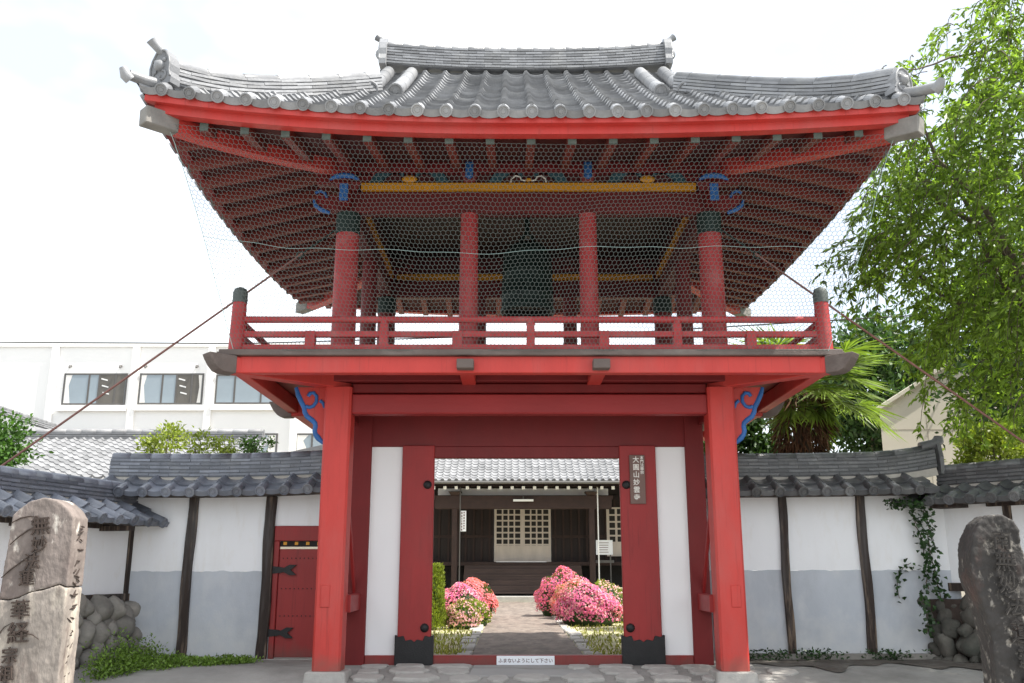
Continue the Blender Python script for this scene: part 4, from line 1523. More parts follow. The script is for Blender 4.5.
for s_ in (-1, 1):
    m = MB()
    m.box(HX + s_ * 3.4 - .14, HX + s_ * 3.4 + .14, 46.9, 47.18, .5, 4.62)
    co = m.build('porch_column', MT['mid_wood'], H, bevel=.03)
    m = MB(); m.frustum(HX + s_ * 3.4, 47.04, .27, .52, .26, .2, .05); m.build('column_base', MT['plinth'], co)
    m = MB()
    for dz in (0,):
        m.tube([(HX + s_ * 3.4 + .28, 46.6, .3), (HX + s_ * 3.4 + .28, 46.6, 5.5)], .03, 8)
    m.build('downpipe', MT['fluor'] if s_ > 0 else MT['alu'], H)
m = MB()
m.box(HX - 4.4, HX + 4.4, 46.88, 47.2, 4.45, 5.12)
m.build('porch_beam', MT['mid_wood'], H, bevel=.02)
m = MB()
for s_ in (-1, 1):
    for k in range(3):
        m.box(HX + s_ * (3.9 + .22 * k) - .14, HX + s_ * (3.9 + .22 * k) + .14, 46.9, 47.1, 4.72 + .1 * k, 4.98 + .07 * k)
    m.frustum(HX + s_ * 3.4, 47.04, 5.12, 5.3, .2, .34)
m.build('carved_nosing', MT['mid_wood'], H, bevel=.02)
m = MB()
m.box(HX - 7.4, HX + 12, 46.2, 46.35, 5.50, 5.68)
m.build('eave_board', MT['mid_wood'], H)
for k in range(-13, 21):
    x = HX + k * .55
    m = MB(); m.bar((x, 46.05, 5.42), (x, 50.4, 6.0), .14, .16, tint=.5)
    ra = m.build('rafter', MT['dark_wood'], H)
    e = MB(); e.box(x - .075, x + .075, 46.0, 46.055, 5.34, 5.49); e.build('end_cap', MT['white_ink'], ra)
m = MB()
def hr(u, v):
    return (HX - 7.4 + 19.4 * u, 46.1 + 5 * v, 5.52 + .15 * 5 * v)
m.grid(hr, 2, 2); m.build('soffit', MT['dark_wood'], H)
m = MB(); m.box(HX - 4.3, HX + 4.3, 47.5, 47.55, 5.15, 5.5)
m.build('white_frieze', MT['plaster'], H)
m = MB()
def hroof(u, v):
    return Vector((u, 45.6 + 7.5 * v, 5.72 + 4.1 * v + .5 * v * v))
tiles(m, hroof, HX - 7.4, 51, .34, [k / 26 for k in range(27)], (0, -.5, .86), .07, .035, 6, .05, .004)
for c in range(51):
    disc(m, hroof(HX - 7.4 + (c + .16) * .34, 0) + Vector((0, -.03, .04)), (0, -.9, -.4), .08, .2, 10)
m.build('roof', MT['tile_pale'], H)
m = MB()
m.tube([(HX - 7.4, 45.45, 5.62), (HX + 10, 45.45, 5.62)], .07, 8)
m.build('gutter', MT['alu'], H)
for s_ in (-1, 1):
    m = MB()
    xa, xb = (HX - 1.5, HX - .001) if s_ < 0 else (HX + .001, HX + 1.5)
    m.box(xa, xa + .12, 50.35, 50.42, 1.92, 4.72); m.box(xb - .12, xb, 50.35, 50.42, 1.92, 4.72)
    m.box(xa + .12, xb - .12, 50.355, 50.415, 1.92, 2.75)
    for k in range(1, 4):
        x = xa + .12 + (xb - xa - .24) * k / 4
        m.box(x - .04, x + .04, 50.36, 50.41, 2.75, 4.7)
    for k in range(7):
        z = 2.8 + 1.87 * k / 6
        m.box(xa + .12, xb - .12, 50.363, 50.408, z - .04, z + .04)
    do = m.build('lattice_door', MT['door_wood'] if 'door_wood' in MT else MT.setdefault('door_wood', M('pale_door_wood', (.60, .53, .46), .6, .12, 3, (1, 1, .3))), H)
    g_ = MB(); g_.box(xa + .1, xb - .1, 50.43, 50.45, 2.7, 4.7); g_.build('pane', MT['glass_hall'], do)
m = MB()
x0 = 8.1 - 3.3
m.box(4.75, 6.6, 50.36, 50.42, 2.2, 4.75)
wo = m.build('lattice_window', MT['door_wood'], H)
g_ = MB()
for i in range(4):
    for j in range(5):
        g_.box(4.9 + i * .42, 5.2 + i * .42, 50.35, 50.37, 2.95 + j * .36, 3.22 + j * .36)
g_.build('pane', MT['glass_hall'], wo)
m = MB(); m.box(HX - .5, HX + .5, 46.60, 46.75, 4.80, 4.90)
lo = m.build('strip_lamp', MT['fluor'])
tag(lo, 'white fluorescent lamp fitting under the porch beam of the hall', 'lamp')
m = MB(); m.box(HX - .02, HX + .02, 46.64, 46.86, 4.901, 5.05); m.build('bracket', MT['alu'], lo)
# notices
def lines(o, x0, x1, y, z0, z1, n, vert=False, mat='sign_ink', th=.03):
    m = MB()
    rs = random.Random(n)
    for k in range(n):
        if vert:
            x = x0 + (x1 - x0) * (k + .5) / n
            z = z1
            while z > z0 + .08:
                h = rs.uniform(.06, .12)
                m.box(x - th, x + th, y - .004, y, z - h, z); z -= h + .04
        else:
            z = z1 - (z1 - z0) * (k + .5) / n
            m.box(x0, x1 - rs.uniform(0, .25) * (x1 - x0), y - .004, y, z - th / 2, z + th / 2)
    m.build('text_lines', MT[mat], o)
m = MB(); m.box(4.0, 4.85, 48.5, 48.53, 2.25, 2.98)
o = m.build('notice_board', MT['sign_white'])
tag(o, 'white notice board with lines of dark text to the right of the hall steps', 'notice board')
lines(o, 4.1, 4.75, 48.5, 2.32, 2.9, 5)
m = MB(); m.box(4.1, 4.16, 48.53, 48.58, .3, 2.5); m.box(4.7, 4.76, 48.53, 48.58, .3, 2.5); m.box(4.0, 4.9, 48.5, 48.9, 1.85, 1.98)
m.build('stand', MT['alu'], o)
m = MB(); m.box(-2.86, -2.55, 46.82, 46.86, 3.35, 4.35)
o = m.build('hanging_plaque', MT['sign_white'])
tag(o, 'narrow white vertical plaque hanging beside the left porch column', 'plaque')
lines(o, -2.82, -2.6, 46.82, 3.4, 4.3, 2, True)
b = thing('bench', 'low pale bench in front of the hall beside the right azaleas', 'bench', (4.6, 45, 0))
m = MB(); m.box(3.9, 5.6, 44.8, 45.2, .62, .70); m.build('seat', MT['door_wood'], b, bevel=.01)
for x in (4.0, 4.55, 5.5):
    m = MB(); m.box(x - .05, x + .05, 44.84, 45.16, 0, .62); m.build('leg', MT['door_wood'], b)

# ---- clipped azaleas
def azalea(name, label, c, rx, ry, h, flower, fl_n, leaf='leaf_green', lf_n=2500, flower2=None, group='clipped azalea bushes beside the path', seed=1, fs=.056, patch=.0):
    rs = np.random.RandomState(seed)
    t = thing(name, label, 'azalea bush', (c[0], c[1], 0), group)
    def shell(n, k0, k1):
        d = rs.normal(size=(n, 3)); d /= np.linalg.norm(d, axis=1)[:, None]
        d[:, 2] = np.abs(d[:, 2]) * 1.0 - .25 * (rs.rand(n) < .35)
        lump = 1 + .07 * np.sin(5 * d[:, 0] + seed) * np.sin(4 * d[:, 1] + 2 * seed) + .05 * np.sin(9 * d[:, 2] + 7 * d[:, 0])
        k = rs.uniform(k0, k1, n) * lump
        P = np.stack([c[0] + d[:, 0] * rx * k, c[1] + d[:, 1] * ry * k, np.maximum(.05, h * .3 + d[:, 2] * h * .70 * k)], 1)
        return P, d
    P, d = shell(lf_n, .82, .98)
    leafmesh('foliage', P, d + rs.normal(size=d.shape) * .7, fs * 1.1, fs * .55, MT[leaf], t)
    fl_n = int(fl_n * 1.9)
    P, d = shell(int(fl_n * 1.6), .96, 1.02)
    nse = np.sin(3.1 * P[:, 0] * 2 + seed) + np.sin(2.7 * P[:, 2] * 3 + 1.3 * seed) + np.sin(4.1 * P[:, 1])
    keep = (nse > patch - rs.uniform(0, 2.5, len(P)))
    P, d = P[keep][:fl_n], d[keep][:fl_n]
    n = len(P)
    sel = rs.rand(n) < (.7 if flower2 else 1.1)
    # each flower: five petals round its axis
    for mk, mt in ((sel, flower), (~sel, flower2)):
        if mt is None or not mk.any():
            continue
        Q, e = P[mk], d[mk] + rs.normal(size=d[mk].shape) * .3
        e /= np.linalg.norm(e, axis=1)[:, None]
        a = np.cross(e, rs.normal(size=e.shape)); a /= np.linalg.norm(a, axis=1)[:, None]
        b_ = np.cross(e, a)
        C, D, U = [], [], []
        for k in range(5):
            an = 2 * PI * k / 5
            C.append(Q); D.append(a * math.cos(an) + b_ * math.sin(an) + e * .30); U.append(e)
        leafmesh('blossom', np.concatenate(C), np.concatenate(D), fs * .62, fs * .5, MT[mt], t, up=np.concatenate(U), fold=.05)
    m = MB(); m.ball((c[0], c[1], h * .30), 1, 18, 10, rx * .84, ry * .84, h * .56)
    m.build('inner_twigs', MT['leaf_dark'], t)
    m = MB()
    for k in range(5):
        a = k * 1.3
        m.tube([(c[0] + .1 * math.cos(a), c[1] + .1 * math.sin(a), -.02), (c[0] + rx * .5 * math.cos(a), c[1] + ry * .5 * math.sin(a), h * .5)], [.03, .012], 6)
    m.build('stem', MT['bark'], t)
    return t
azalea('azalea_bush', 'clipped pink azalea nearest the gate on the right of the path', (1.85, 27, 0), .92, .9, 1.12, 'pink', 2300, 'leaf_green', 3500, 'pale_pink', seed=2)
azalea('azalea_bush', 'clipped pink and salmon azalea, tallest of those on the right, against the hall steps', (1.52, 32, 0), 1.04, 1.0, 1.52, 'pink', 2600, 'leaf_green', 3500, 'salmon', seed=5)
azalea('azalea_bush', 'clipped salmon azalea in the middle of the three on the right', (1.78, 30.2, 0), .84, .8, 1.20, 'salmon', 2300, 'leaf_yellow', 3500, 'pale_pink', seed=8)
azalea('azalea_bush', 'mostly green clipped bush with few flowers behind the nearest pink azalea', (2.45, 28.5, 0), .8, .8, 1.18, 'pale_pink', 300, 'leaf_yellow', 3500, seed=11)
azalea('azalea_bush', 'clipped pink azalea on the left of the path next to the conifer', (-1.75, 28, 0), .76, .8, 1.08, 'pink', 1900, 'leaf_green', 3000, 'pale_pink', seed=14)
azalea('azalea_bush', 'clipped orange red azalea on the left of the path, furthest of those on that side', (-1.48, 30.5, 0), .72, .8, 1.22, 'salmon', 2100, 'leaf_green', 3000, seed=17)
azalea('azalea_bush', 'small round green bush dotted with pale pink flowers by the path', (-1.58, 25.4, 0), .48, .46, .72, 'pale_pink', 300, 'leaf_yellow', 2600, seed=20, fs=.06, patch=.4)
azalea('azalea_bush', 'small yellow green bush behind the pale pink dotted bush', (-1.32, 26.6, 0), .46, .46, .72, 'pale_pink', 120, 'leaf_yellow', 2600, seed=23, fs=.06, patch=.6)
# conifer hedge bush
t = thing('conifer_bush', 'bright green upright conifer bush inside the gate on the left', 'conifer', (-2.5, 25, 0))
n = 9000
th = NPR.uniform(0, 2 * PI, n); zz = NPR.uniform(0.03, 1, n)
rr_ = .47 * (1 - .25 * zz ** 3) * np.sqrt(NPR.uniform(.55, 1, n)) * (1 + .08 * np.sin(6 * th + 9 * zz))
P = np.stack([-2.5 + rr_ * np.cos(th), 25 + rr_ * np.sin(th), zz * 1.62], 1)
D = np.stack([np.cos(th) * .5, np.sin(th) * .5, np.full(n, .9)], 1) + NPR.normal(size=(n, 3)) * .3
leafmesh('foliage', P, D, .09, .03, MT['leaf_yellow'], t)
m = MB(); m.tube([(-2.5, 25, -.02), (-2.5, 25, 1.4)], [.06, .02], 8); m.build('trunk', MT['bark'], t)
m = MB(); m.tube([(-2.5, 25, .02), (-2.5, 25, .5), (-2.5, 25, 1.1), (-2.5, 25, 1.45)], [.30, .36, .34, .12], 14); m.build('inner_twigs', MT['leaf_dark'], t)
# courtyard grass
n = 4200
X = np.where(NPR.rand(n) < .5, NPR.uniform(-3.2, -1.15, n), NPR.uniform(1.15, 3.6, n)); Y = 17.6 + 20 * NPR.rand(n) ** 1.5
P = np.stack([X, Y, np.full(n, .0)], 1)
D = NPR.normal(size=(n, 3)) * .5 + np.array([0, 0, 1.0])
tag(leafmesh('grass', P, D, .11, .03, MT['dry_grass'] if 'dry_grass' in MT else MT.setdefault('dry_grass', M('yellowing_grass', (.27, .27, .07), .7, .3, 1.2, tint=.4, transl=.3)), None), kind='stuff')

# ================================================================== PLANTS AT THE GATE
C, D = [], []
for k in range(520):
    u = random.random() ** 1.35
    x = -6.55 + 1.9 * u ** 1.3 + random.uniform(-.1, .1)
    y = 16.5 - random.random() * (1.7 * (1 - u) + .35)
    hgt = (.10 + .42 * max(0, 1 - u * 2.2)) * random.uniform(.3, 1.15) * (.6 + .5 * abs(math.sin(x * 5 + y * 3)))
    for q in range(14):
        t_ = random.random()
        C.append((x + random.gauss(0, .06), y + random.gauss(0, .06), gz(x, y) + hgt * t_))
        D.append((random.gauss(0, 1), random.gauss(0, 1), random.gauss(.6, .5)))
tag(leafmesh('weeds', C, D, .058, .026, MT['grass']), kind='stuff')
C, D = [], []
for k in range(90):
    x = random.uniform(3.5, 6.9); y = 16.68 - abs(random.gauss(0, .12))
    if random.random() > .25 + .5 * abs(math.sin(x * 2.3)):
        continue
    for q in range(10):
        C.append((x + random.gauss(0, .07), y + random.gauss(0, .05), .02 + random.random() * .16))
        D.append((random.gauss(0, 1), random.gauss(0, 1), random.gauss(.4, .4)))
tag(leafmesh('ground_cover', C, D, .06, .035, MT['ivy']), kind='stuff')
# ivy on the right wall corner
t = thing('ivy', 'dark ivy hanging down the corner of the right white wall', 'ivy', (6.85, 16.7, 0))
C, D = [], []
m = MB()
strands = [((6.88, 16.80), 2.66, 1.15), ((6.98, 16.76), 2.7, .95), ((6.78, 16.62), 1.1, .4)]
for (x, y), z0, z1 in strands:
    pts = []
    z = z0
    xx, yy = x, y
    while z > z1:
        pts.append((xx, yy, z))
        xx += random.uniform(-.04, .04); yy += random.uniform(-.012, .010)
        for q in range(5):
            C.append((xx + random.gauss(0, .055), yy - abs(random.gauss(.02, .03)), z + random.gauss(0, .04)))
            D.append((random.gauss(0, .8), -.35, random.gauss(-.5, .5)))
        z -= .055
    if len(pts) > 2:
        m.tube(pts, .010, 5)
pts = []
for k in range(14):
    u = k / 13
    x, z = 6.75 - .28 * math.sin(u * 1.9) , 1.62 - .62 * u + .12 * math.sin(u * 3)
    pts.append((x, 16.84, z))
    for q in range(2):
        C.append((x + random.gauss(0, .03), 16.83, z + random.gauss(0, .03))); D.append((random.gauss(0, 1), -.3, random.gauss(-.3, .6)))
m.tube(pts, .006, 5)
leafmesh('foliage', C, D, .085, .07, MT['ivy'], t)
m.build('stem', MT['bark'], t)
C, D = [], []
for k in range(160):
    C.append((6.3 + random.random() * .6, 16.45 + random.gauss(0, .1), 2.62 + random.gauss(0, .04))); D.append((random.gauss(0, 1), random.gauss(-.3, .6), random.gauss(-.2, .4)))
leafmesh('foliage', C, D, .075, .055, MT['ivy'], t)

# ================================================================== TREES
def limb(m, p, q, r0, r1, wob=.12, n=6, seg=7):
    p, q = Vector(p), Vector(q)
    pts = [p.lerp(q, k / n) + (Vector((random.uniform(-wob, wob), random.uniform(-wob, wob), random.uniform(-wob, wob) * .5)) if 0 < k < n else Vector()) for k in range(n + 1)]
    m.tube(pts, [r0 + (r1 - r0) * k / n for k in range(n + 1)], seg)
    return pts
T = thing('weeping_tree', 'large weeping tree with drooping bright green leaves beside the right roof corner', 'tree', (9.6, 15.6, 0))
m = MB()
tr = limb(m, (9.6, 15.6, -.1), (9.3, 15.4, 6.2), .34, .2, .1, 8, 10)
m.build('trunk', MT['bark'], T)
m = MB()
tips = []
for k in range(22):
    a = random.uniform(0, 2 * PI); r_ = random.uniform(1.2, 3.4)
    z0 = random.uniform(4.2, 6.2)
    q = (9.4 + r_ * math.cos(a), 15.5 + r_ * math.sin(a) * .85, random.uniform(8.4, 11.9) - .35 * r_)
    pts = limb(m, (9.35, 15.45, z0), q, .09, .02, .25, 6, 6)
    tips += pts[2:]
m.build('limbs', MT['bark'], T)
m = MB()
C, D = [], []
def strand(x, y, z, L, ox, oy, dens=1.0):
    n = max(4, int(L / .16))
    pts = []
    for k in range(n + 1):
        t_ = k / n
        ou = 1 - (1 - t_) ** 2
        pts.append(Vector((x + ox * ou + .03 * math.sin(5 * t_ + x * 7), y + oy * ou + .03 * math.sin(6 * t_ + y * 5), z + .18 * L * math.sin(t_ * PI) * .5 - L * t_ ** 1.35)))
    m.tube(pts, [.010 - .006 * k / n for k in range(n + 1)], 3, cap=False)
    for k in range(n):
        for q in range(max(1, int(random.uniform(3.2, 5.5) * dens))):
            p = pts[k].lerp(pts[k + 1], random.random())
            dv = (pts[k + 1] - pts[k]).normalized()
            sd = Vector((random.gauss(0, 1), random.gauss(0, 1), random.gauss(-.1, .35)))
            C.append(p); D.append(dv * .45 + sd * .75 + Vector((0, 0, -.35)))
def spray(x, y, z, az, L, dens=1.0):
    '''a leafy side branch: arches outwards, then hangs, with short leafy twigs'''
    n = max(4, int(L / .15))
    ox, oy = math.cos(az), math.sin(az)
    w1, w2 = random.uniform(0, 6), random.uniform(.35, .85)
    pts = []
    for k in range(n + 1):
        t_ = k / n
        h = L * w2 * (t_ - .35 * t_ * t_)
        pts.append(Vector((x + ox * h + .05 * math.sin(4 * t_ + w1), y + oy * h + .05 * math.sin(5 * t_ + w1), z + .22 * L * t_ - .95 * L * t_ ** 1.7)))
    m.tube(pts, [.012 - .008 * k / n for k in range(n + 1)], 3, cap=False)
    for k in range(1, n):
        if random.random() > .8 * dens + .1:
            continue
        a2 = az + random.gauss(0, 1.1)
        l2 = random.uniform(.18, .5)
        q0 = pts[k]
        q1 = q0 + Vector((math.cos(a2) * l2, math.sin(a2) * l2, random.uniform(-.35, .1) * l2 - .1))
        for j in range(int(l2 / .038)):
            p = q0.lerp(q1, (j + random.random()) / (l2 / .038)) + Vector((0, 0, -.12 * l2 * (j * .038 / l2) ** 2))
            sd = Vector((random.gauss(0, 1), random.gauss(0, 1), random.gauss(-.25, .4)))
            C.append(p); D.append((q1 - q0).normalized() * .6 + sd * .7 + Vector((0, 0, -.3)))
    e = pts[-1]
    for j in range(6):
        C.append(e); D.append(Vector((random.gauss(0, .6), random.gauss(0, .6), -.7)))
cx_, cy_ = 10.05, 15.6
cnt = 0
while cnt < 920:
    a = random.uniform(0, 2 * PI)
    r_ = 3.75 * random.random() ** .45
    x, y = cx_ + r_ * math.cos(a), cy_ + r_ * math.sin(a) * .9
    if x > 11.4 or (y > 17.2 and random.random() < .6):
        continue
    ztop = 13.2 - 4.6 * (r_ / 3.75) ** 1.7
    z = ztop - 9.0 * random.random() ** 1.1
    L = random.uniform(.6, 1.7)
    zmin = 3.45 if x > 8.0 else (5.6 if x < 7.4 else 4.6)
    if z - L < zmin:
        continue
    if x < 6.5 and random.random() < .45:
        continue
    if math.sin(1.9 * x + 1.1 * z) * math.sin(1.3 * y - 1.7 * z + 1) < -.45:
        continue
    spray(x, y, z, a + random.gauss(0, .7), L)
    cnt += 1
for k in range(14):       # sprays reaching over the eave corner and to the left
    spray(random.uniform(5.7, 6.3), random.uniform(13.3, 14.0), random.uniform(9.0, 9.6), PI + random.gauss(0, .6), random.uniform(.6, 1.1), .8)
for k in range(12):
    spray(random.uniform(6.5, 7.1), random.uniform(14.4, 16.4), random.uniform(6.4, 8.0), PI + random.gauss(0, .5), random.uniform(.8, 1.5), .7)
for k in range(7):
    spray(random.uniform(6.0, 6.3), random.uniform(15.0, 16.6), random.uniform(6.9, 7.6), PI + random.gauss(0, .4), random.uniform(.7, 1.4), .4)
limb(m, (8.4, 15.0, 10.6), (6.2, 14.0, 9.6), .03, .01, .06, 6, 5)
limb(m, (8.6, 15.2, 11.6), (7.9, 14.6, 12.2), .02, .006, .05, 4, 5)
m.build('twigs', MT['bark'], T)
leafmesh('crown', C, D, .165, .052, MT['weep'], T)

def clump_tree(name, label, cat, base, h, ctr, rad, nclump, per, leaf, lsize, seed, group=None, csz=.42, trunk_r=.15):
    rs = np.random.RandomState(seed)
    T = thing(name, label, cat, base, group)
    m = MB()
    limb(m, (base[0], base[1], base[2] - .1), (ctr[0], ctr[1], ctr[2]), trunk_r, trunk_r * .4, trunk_r * .5, 6, 8)
    m.build('trunk', MT['bark'], T)
    d = rs.normal(size=(nclump, 3)); d /= np.linalg.norm(d, axis=1)[:, None]
    k = rs.uniform(.25, 1, nclump) ** .5
    CC = np.array(ctr) + d * k[:, None] * np.array(rad)
    m = MB()
    for q in range(0, nclump, max(1, nclump // 14)):
        limb(m, (base[0] * .4 + ctr[0] * .6, base[1] * .4 + ctr[1] * .6, base[2] * .4 + ctr[2] * .6), CC[q], trunk_r * .35, trunk_r * .08, trunk_r * .6, 4, 5)
    m.build('limbs', MT['bark'], T)
    r_ = csz * min(rad)
    P = np.repeat(CC, per, 0) + rs.normal(size=(nclump * per, 3)) * r_ * .5 * np.array([1, 1, .7])
    Dv = (P - np.array(ctr)) / np.array(rad) * .6 + rs.normal(size=P.shape) * .7
    leafmesh('crown', P, Dv, lsize, lsize * .5, MT[leaf], T)
    return T
clump_tree('broadleaf_tree', 'dark green tree behind the palm, left of the beige building', 'tree', (13.2, 33, 0), 9, (13.0, 33, 7.6), (2.6, 2.2, 2.6), 120, 130, 'leaf_dark', .26, 31, trunk_r=.25)
clump_tree('broadleaf_tree', 'dark broadleaf tree behind the weeping tree at the right edge', 'tree', (14.6, 24, 0), 9, (13.8, 24, 7.2), (2.2, 2.6, 3.4), 130, 120, 'leaf_dark', .22, 33, trunk_r=.25)
clump_tree('shrub', 'pale green bush behind the upturned end of the right wall coping', 'shrub', (10.1, 19.5, 0), 4, (9.9, 19.5, 3.7), (.8, .6, .8), 40, 90, 'leaf_yellow', .13, 35, trunk_r=.07)
clump_tree('shrub', 'sunlit green bush at the left edge above the left wall', 'shrub', (-11.5, 19.5, 0), 4.6, (-11.5, 19.5, 3.9), (1.0, .8, .85), 60, 110, 'leaf_green', .12, 37, trunk_r=.08)
clump_tree('shrub', 'sparse yellow green bush rising above the left wall ridge', 'shrub', (-8.7, 22.5, 0), 5, (-8.65, 22.5, 4.35), (.75, .5, .5), 18, 55, 'leaf_yellow', .12, 39, csz=.5, trunk_r=.06)
clump_tree('shrub', 'thin yellowish shrub just right of the sparse bush over the left wall', 'shrub', (-7.9, 22.2, 0), 5, (-7.85, 22.2, 4.3), (.35, .35, .6), 11, 50, 'leaf_yellow', .12, 41, csz=.6, trunk_r=.05)
clump_tree('shrub', 'small yellow green pine shrub below the office windows', 'shrub', (-6.9, 22.3, 0), 4.7, (-7.15, 22.3, 4.35), (.30, .35, .36), 9, 50, 'leaf_yellow', .10, 43, csz=.6, trunk_r=.05)
clump_tree('shrub', 'clipped cloud pine shrub nearest the gate above the left wall', 'shrub', (-6.4, 22.3, 0), 4.7, (-6.45, 22.3, 4.4), (.36, .35, .34), 11, 55, 'leaf_green', .10, 45, csz=.5, trunk_r=.05)

clump_tree('shrub', 'dark leafy shrub under the palm next to the gate', 'shrub', (5.6, 24.5, 0), 5, (5.75, 24.5, 4.4), (1.1, .8, 1.2), 60, 90, 'leaf_dark', .2, 47, trunk_r=.08)
# ---- fan palm
P_ = thing('fan_palm', 'fan palm with shaggy brown trunk rising behind the right wall', 'palm', (6.35, 21, 0))
m = MB()
m.tube([(6.3, 21, -.1), (6.3, 21, 3.0), (6.3, 21, 5.3)], [.2, .22, .2], 10)
m.build('trunk', MT['bark'], P_)
n = 2600
th = NPR.uniform(0, 2 * PI, n); z = 3.2 + 2.4 * NPR.rand(n)
r_ = (.36 + .26 * np.clip((z - 3.4) / 1.4, 0, 1)) * NPR.uniform(.5, 1, n)
P = np.stack([6.3 + r_ * np.cos(th), 21 + r_ * np.sin(th), z], 1)
D = np.stack([np.cos(th) * .35, np.sin(th) * .35, np.full(n, -1.0)], 1) + NPR.normal(size=(n, 3)) * .35
leafmesh('fibre_skirt', P, D, .36, .04, MT['palm_dry'], P_)
fm = MB()
C, D, U, Ls = [], [], [], []
C2, D2, U2, L2 = [], [], [], []
random.seed(5)
def frond(az, el, pl, fl, dry=False, bend=.35):
    c0 = Vector((6.3, 21, 5.6))
    dv = Vector((math.cos(az) * math.cos(el), math.sin(az) * math.cos(el), math.sin(el)))
    tip = c0 + dv * pl + Vector((0, 0, -bend * pl * .35))
    mid = c0 + dv * pl * .5 + Vector((0, 0, .02))
    fm.tube([c0, mid, tip], [.03, .02, .014], 6)
    ax = (tip - mid).normalized()
    side = ax.cross(Vector((0, 0, 1)))
    if side.length < .1: side = Vector((1, 0, 0))
    side.normalize()
    nrm = side.cross(ax)
    for k in range(34):
        an = (k / 33 - .5) * 2 * R(128)
        dd = ax * math.cos(an) + side * math.sin(an) + nrm * (.12 * abs(math.sin(an))) + Vector((0, 0, -.12 - random.random() * .10))
        ln = fl * (.72 + .28 * math.cos(an * .7)) * random.uniform(.9, 1.05)
        (C2 if dry else C).append(tip); (D2 if dry else D).append(dd); (U2 if dry else U).append(nrm); (L2 if dry else Ls).append(ln)
for k in range(20):
    frond(k * 2.39996, R(random.uniform(-8, 55)), random.uniform(.95, 1.3), random.uniform(.95, 1.2))
for az, el in ((-.5, .15), (-.2, .55), (-1.0, .1), (-1.5, -.1), (.1, -.15), (-2.6, .3), (-2.2, .7), (-.8, .6), (3.0, .2), (-.35, -.3), (-.9, -.35)):
    frond(az, el, random.uniform(1.1, 1.45), random.uniform(1.0, 1.25))
for k in range(9):
    frond(-3.0 + k * .42, R(random.uniform(-62, -35)), random.uniform(.6, .9), .65, k % 3 == 0)
leafmesh('frond', C, D, Ls, .062, MT['palm'], P_, up=U, fold=.12)
leafmesh('dry_frond', C2, D2, L2, .05, MT['palm_dry'], P_, up=U2, fold=.12)
fm.build('leaf_stalk', MT['palm'], P_)

# ================================================================== BUILDINGS BEYOND
def ap(px_x, px_y, Y):
    """a place on the plane at distance Y, from a sighting taken at the camera"""
    a = math.atan((341.5 - px_y) / 930) + R(13.8)
    z = 1.5 + Y * math.tan(a)
    Dp = Y * math.cos(R(13.8)) + (z - 1.5) * math.sin(R(13.8))
    return -.28 + (px_x - 512) * Dp / 930, z
O = thing('school_building', 'large white building with wide dark windows behind the left wall', 'building', (-15, 46, 0))
YS = 42
m = MB()
m.box(-38, -7.75, YS, YS + 12, 0, 11.55)
m.build('wall', MT['school'], O)
m = MB(); m.box(-38.1, -7.65, YS - .1, YS + 12.1, 11.55, 11.72); m.build('parapet', MT['school'], O)
m = MB()
x = -21.7
for x in (-21.4, -17.66, -14.16, -10.2):
    m.box(x - .16, x + .16, YS - .12, YS + .02, 0, 11.54)
m.build('pilaster', MT['school'], O)
def window(x0, x1, z0, z1, mul, curt, dim=None):
    f = MB()
    f.box(x0, x1, YS - .03, YS + .1, z1 - .07, z1); f.box(x0, x1, YS - .03, YS + .1, z0, z0 + .07)
    f.box(x0, x0 + .07, YS - .032, YS + .1, z0 + .07, z1 - .07); f.box(x1 - .07, x1, YS - .032, YS + .1, z0 + .07, z1 - .07)
    for q in mul:
        xx = x0 + (x1 - x0) * q
        f.box(xx - .04, xx + .04, YS - .028, YS + .08, z0 + .07, z1 - .07)
    fo = f.build('window', MT['alu'], O)
    g_ = MB(); g_.box(x0 + .05, x1 - .05, YS - .012, YS - .006, z0 + .05, z1 - .05); g_.build('pane', MT['glass_pale'], fo)
    if dim:
        g_ = MB(); g_.box(x0 + (x1 - x0) * dim[0], x0 + (x1 - x0) * dim[1], YS - .018, YS - .013, z0 + .06, z1 - .06); g_.build('pane', MT['glass_room'], fo)
        for q in range(3):
            g_ = MB(); xx = x0 + (x1 - x0) * (dim[0] + .03 + .02 * q); g_.bar((xx, YS - .021, z1 - .25 - .32 * q), (xx + .30, YS - .021, z1 - .33 - .32 * q), .01, .06); g_.build('ceiling_lamp', MT['fluor'], fo)
    for s_, wv in curt:
        c = MB()
        xa = x0 + .09 if s_ < 0 else x1 - .09 - wv
        poly = [(0, 0), (wv, 0), (wv * (.55 if s_ < 0 else 1), .55 * (z1 - z0)), (wv, (z1 - z0) - .16), (0, (z1 - z0) - .16)] if s_ < 0 else [(0, 0), (wv, 0), (wv, (z1 - z0) - .16), (0, (z1 - z0) - .16), (wv * .45, .5 * (z1 - z0))]
        c.prism(poly, (xa, YS - .02, z0 + .08), (1, 0, 0), (0, 0, 1), (0, .006, 0))
        c.build('curtain', MT['curtain'], fo)
    s_ = MB(); s_.box(x0 - .12, x1 + .12, YS - .16, YS + .01, z0 - .3, z0 - .04); s_.build('sill', MT['school'], fo)
    if z1 > 9:
        l_ = MB()
        for xx in (x0 + .25, x1 - .35):
            l_.tube([(xx, YS, z1 + .35), (xx, YS - .12, z1 + .33), (xx, YS - .14, z1 + .24)], .05, 6)
        l_.build('vent_pipe', MT['alu'], O)
window(-20.9, -17.98, 8.83, 10.3, (.4, .56, .82), ((-1, .28),), (.56, .97))
window(-17.42, -14.46, 8.85, 10.3, (.36, .58, .82), ((-1, .24), (1, .16)), (.58, .97))
window(-13.9, -10.5, 8.87, 10.25, (.26, .62), ())
window(-16.9, -13.0, 6.6, 7.52, (.3, .5, .75), ())
window(-12.9, -10.9, 6.6, 7.52, (.45,), ((1, .4),))
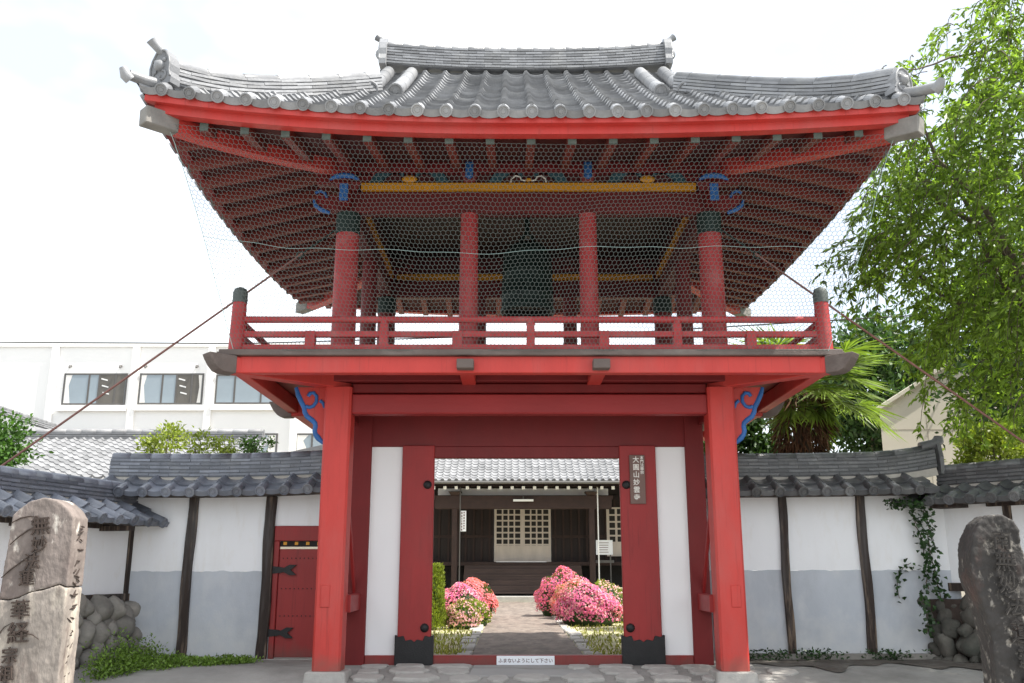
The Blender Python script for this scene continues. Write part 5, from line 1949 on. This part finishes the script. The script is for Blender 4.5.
window(-10.1, -8.2, 6.6, 7.52, (.4, .7), ((-1, .5),))

# neighbour's tiled roof
N_ = thing('tiled_house', 'house with a broad pale tiled roof between the left wall and the white building', 'house', (-13.5, 30, 0))
m = MB()
def nr(u, v):
    return Vector((u, 26 + 4.6 * v, 4.0 + 1.72 * v))
tiles(m, nr, -19.5, 38, .30, [k / 17 for k in range(18)], (0, -.35, .93), .06, .03, 5, .04, .004)
m.build('roof', MT['tile_pale'], N_)
m = MB(); noshi(m, [(-19.5 + k, 30.65, 5.72) for k in range(12)], .4, 3, .08, .1, .5); m.build('ridge', MT['tile_pale'], N_)
m = MB(); m.box(-19.2, -8.4, 26.6, 34, 0, 3.98); m.build('wall', MT['beige'], N_)
N_ = thing('tiled_house', 'small gabled house with brown eaves at the left edge under the white building', 'house', (-19.5, 36, 0))
m = MB()
m.prism([(-2.6, 6.0), (0, 7.35), (2.2, 6.05), (2.2, 5.9), (0, 7.15), (-2.6, 5.8)], (-20.1, 34, 0), (1, 0, 0), (0, 0, 1), (0, 6, 0))
m.build('roof', MT['tile'], N_)
m = MB(); m.prism([(-2.0, 0), (1.8, 0), (1.8, 6.0), (0, 7.1), (-2.0, 6.05)], (-20.1, 34.5, 0), (1, 0, 0), (0, 0, 1), (0, 5, 0)); m.build('wall', MT['mid_wood'], N_)
m = MB(); noshi(m, [(-20.1, 33.9, 7.36), (-20.1, 37, 7.36), (-20.1, 40, 7.36)], .3, 3, .08, .1, .4)
m.tube([(-20.1, 33.85, 7.62), (-20.1, 34.1, 7.62)], .2, 12); m.build('ridge', MT['tile'], N_)
N_ = thing('tiled_house', 'low grey tiled roof end just above the gate end of the left wall', 'house', (-5.6, 25, 0))
m = MB()
m.prism([(-1.4, 4.25), (.9, 4.75), (1.0, 4.6), (-1.4, 4.1)], (-5.6, 24, 0), (1, 0, 0), (0, 0, 1), (0, 4, 0)); m.build('roof', MT['tile_pale'], N_)
m = MB(); m.box(-6.6, -4.8, 24.3, 27.6, 0, 4.2); m.build('wall', MT['beige'], N_)

# beige building on the right
O = thing('beige_building', 'beige clad building with a sloping roof edge behind the palm and weeping tree', 'building', (15, 31, 0))
m = MB()
m.prism([(10.9, 0), (24, 0), (24, 9.2), (17.0, 9.2), (13.0, 7.55), (10.9, 6.25)], (0, 28, 0), (1, 0, 0), (0, 0, 1), (1.7, 3.5, 0))
m.build('wall', MT['beige'], O)
m = MB()
m.box(10.95, 24, 27.994, 28.02, 5.62, 5.64)
for x in (12.3, 14.4, 16.5):
    m.box(x, x + .02, 27.995, 28.02, 0, 7.0 if x < 13 else 9)
m.build('panel_joint', MT['seam'], O)
m = MB()
for a, b in (((10.8, 6.24), (13.0, 7.6)), ((13.0, 7.6), (17.0, 9.25)), ((17, 9.25), (24, 9.25))):
    m.bar((a[0], 27.95, a[1]), (b[0], 27.95, b[1]), .2, .1, tint=.5)
m.build('roof_trim', MT['beige'], O)

# power line
m = MB()
m.tube([(-40, 34, 9.95), (-22, 32, 9.35), (-9, 30, 8.8), (4, 28, 8.7), (20, 26, 9.2)], .022, 5)
o = m.build('power_line', MT['cable'])
tag(o, 'thin black overhead line in front of the white building', 'power line')
m = MB()
m.tube([(-5.45, 22, 3.0), (-4.0, 20.0, 4.6)], .018, 6)
o = m.build('stay_cable', MT['cable'])
tag(o, 'short black cable slanting up to the back corner of the balcony', 'cable')
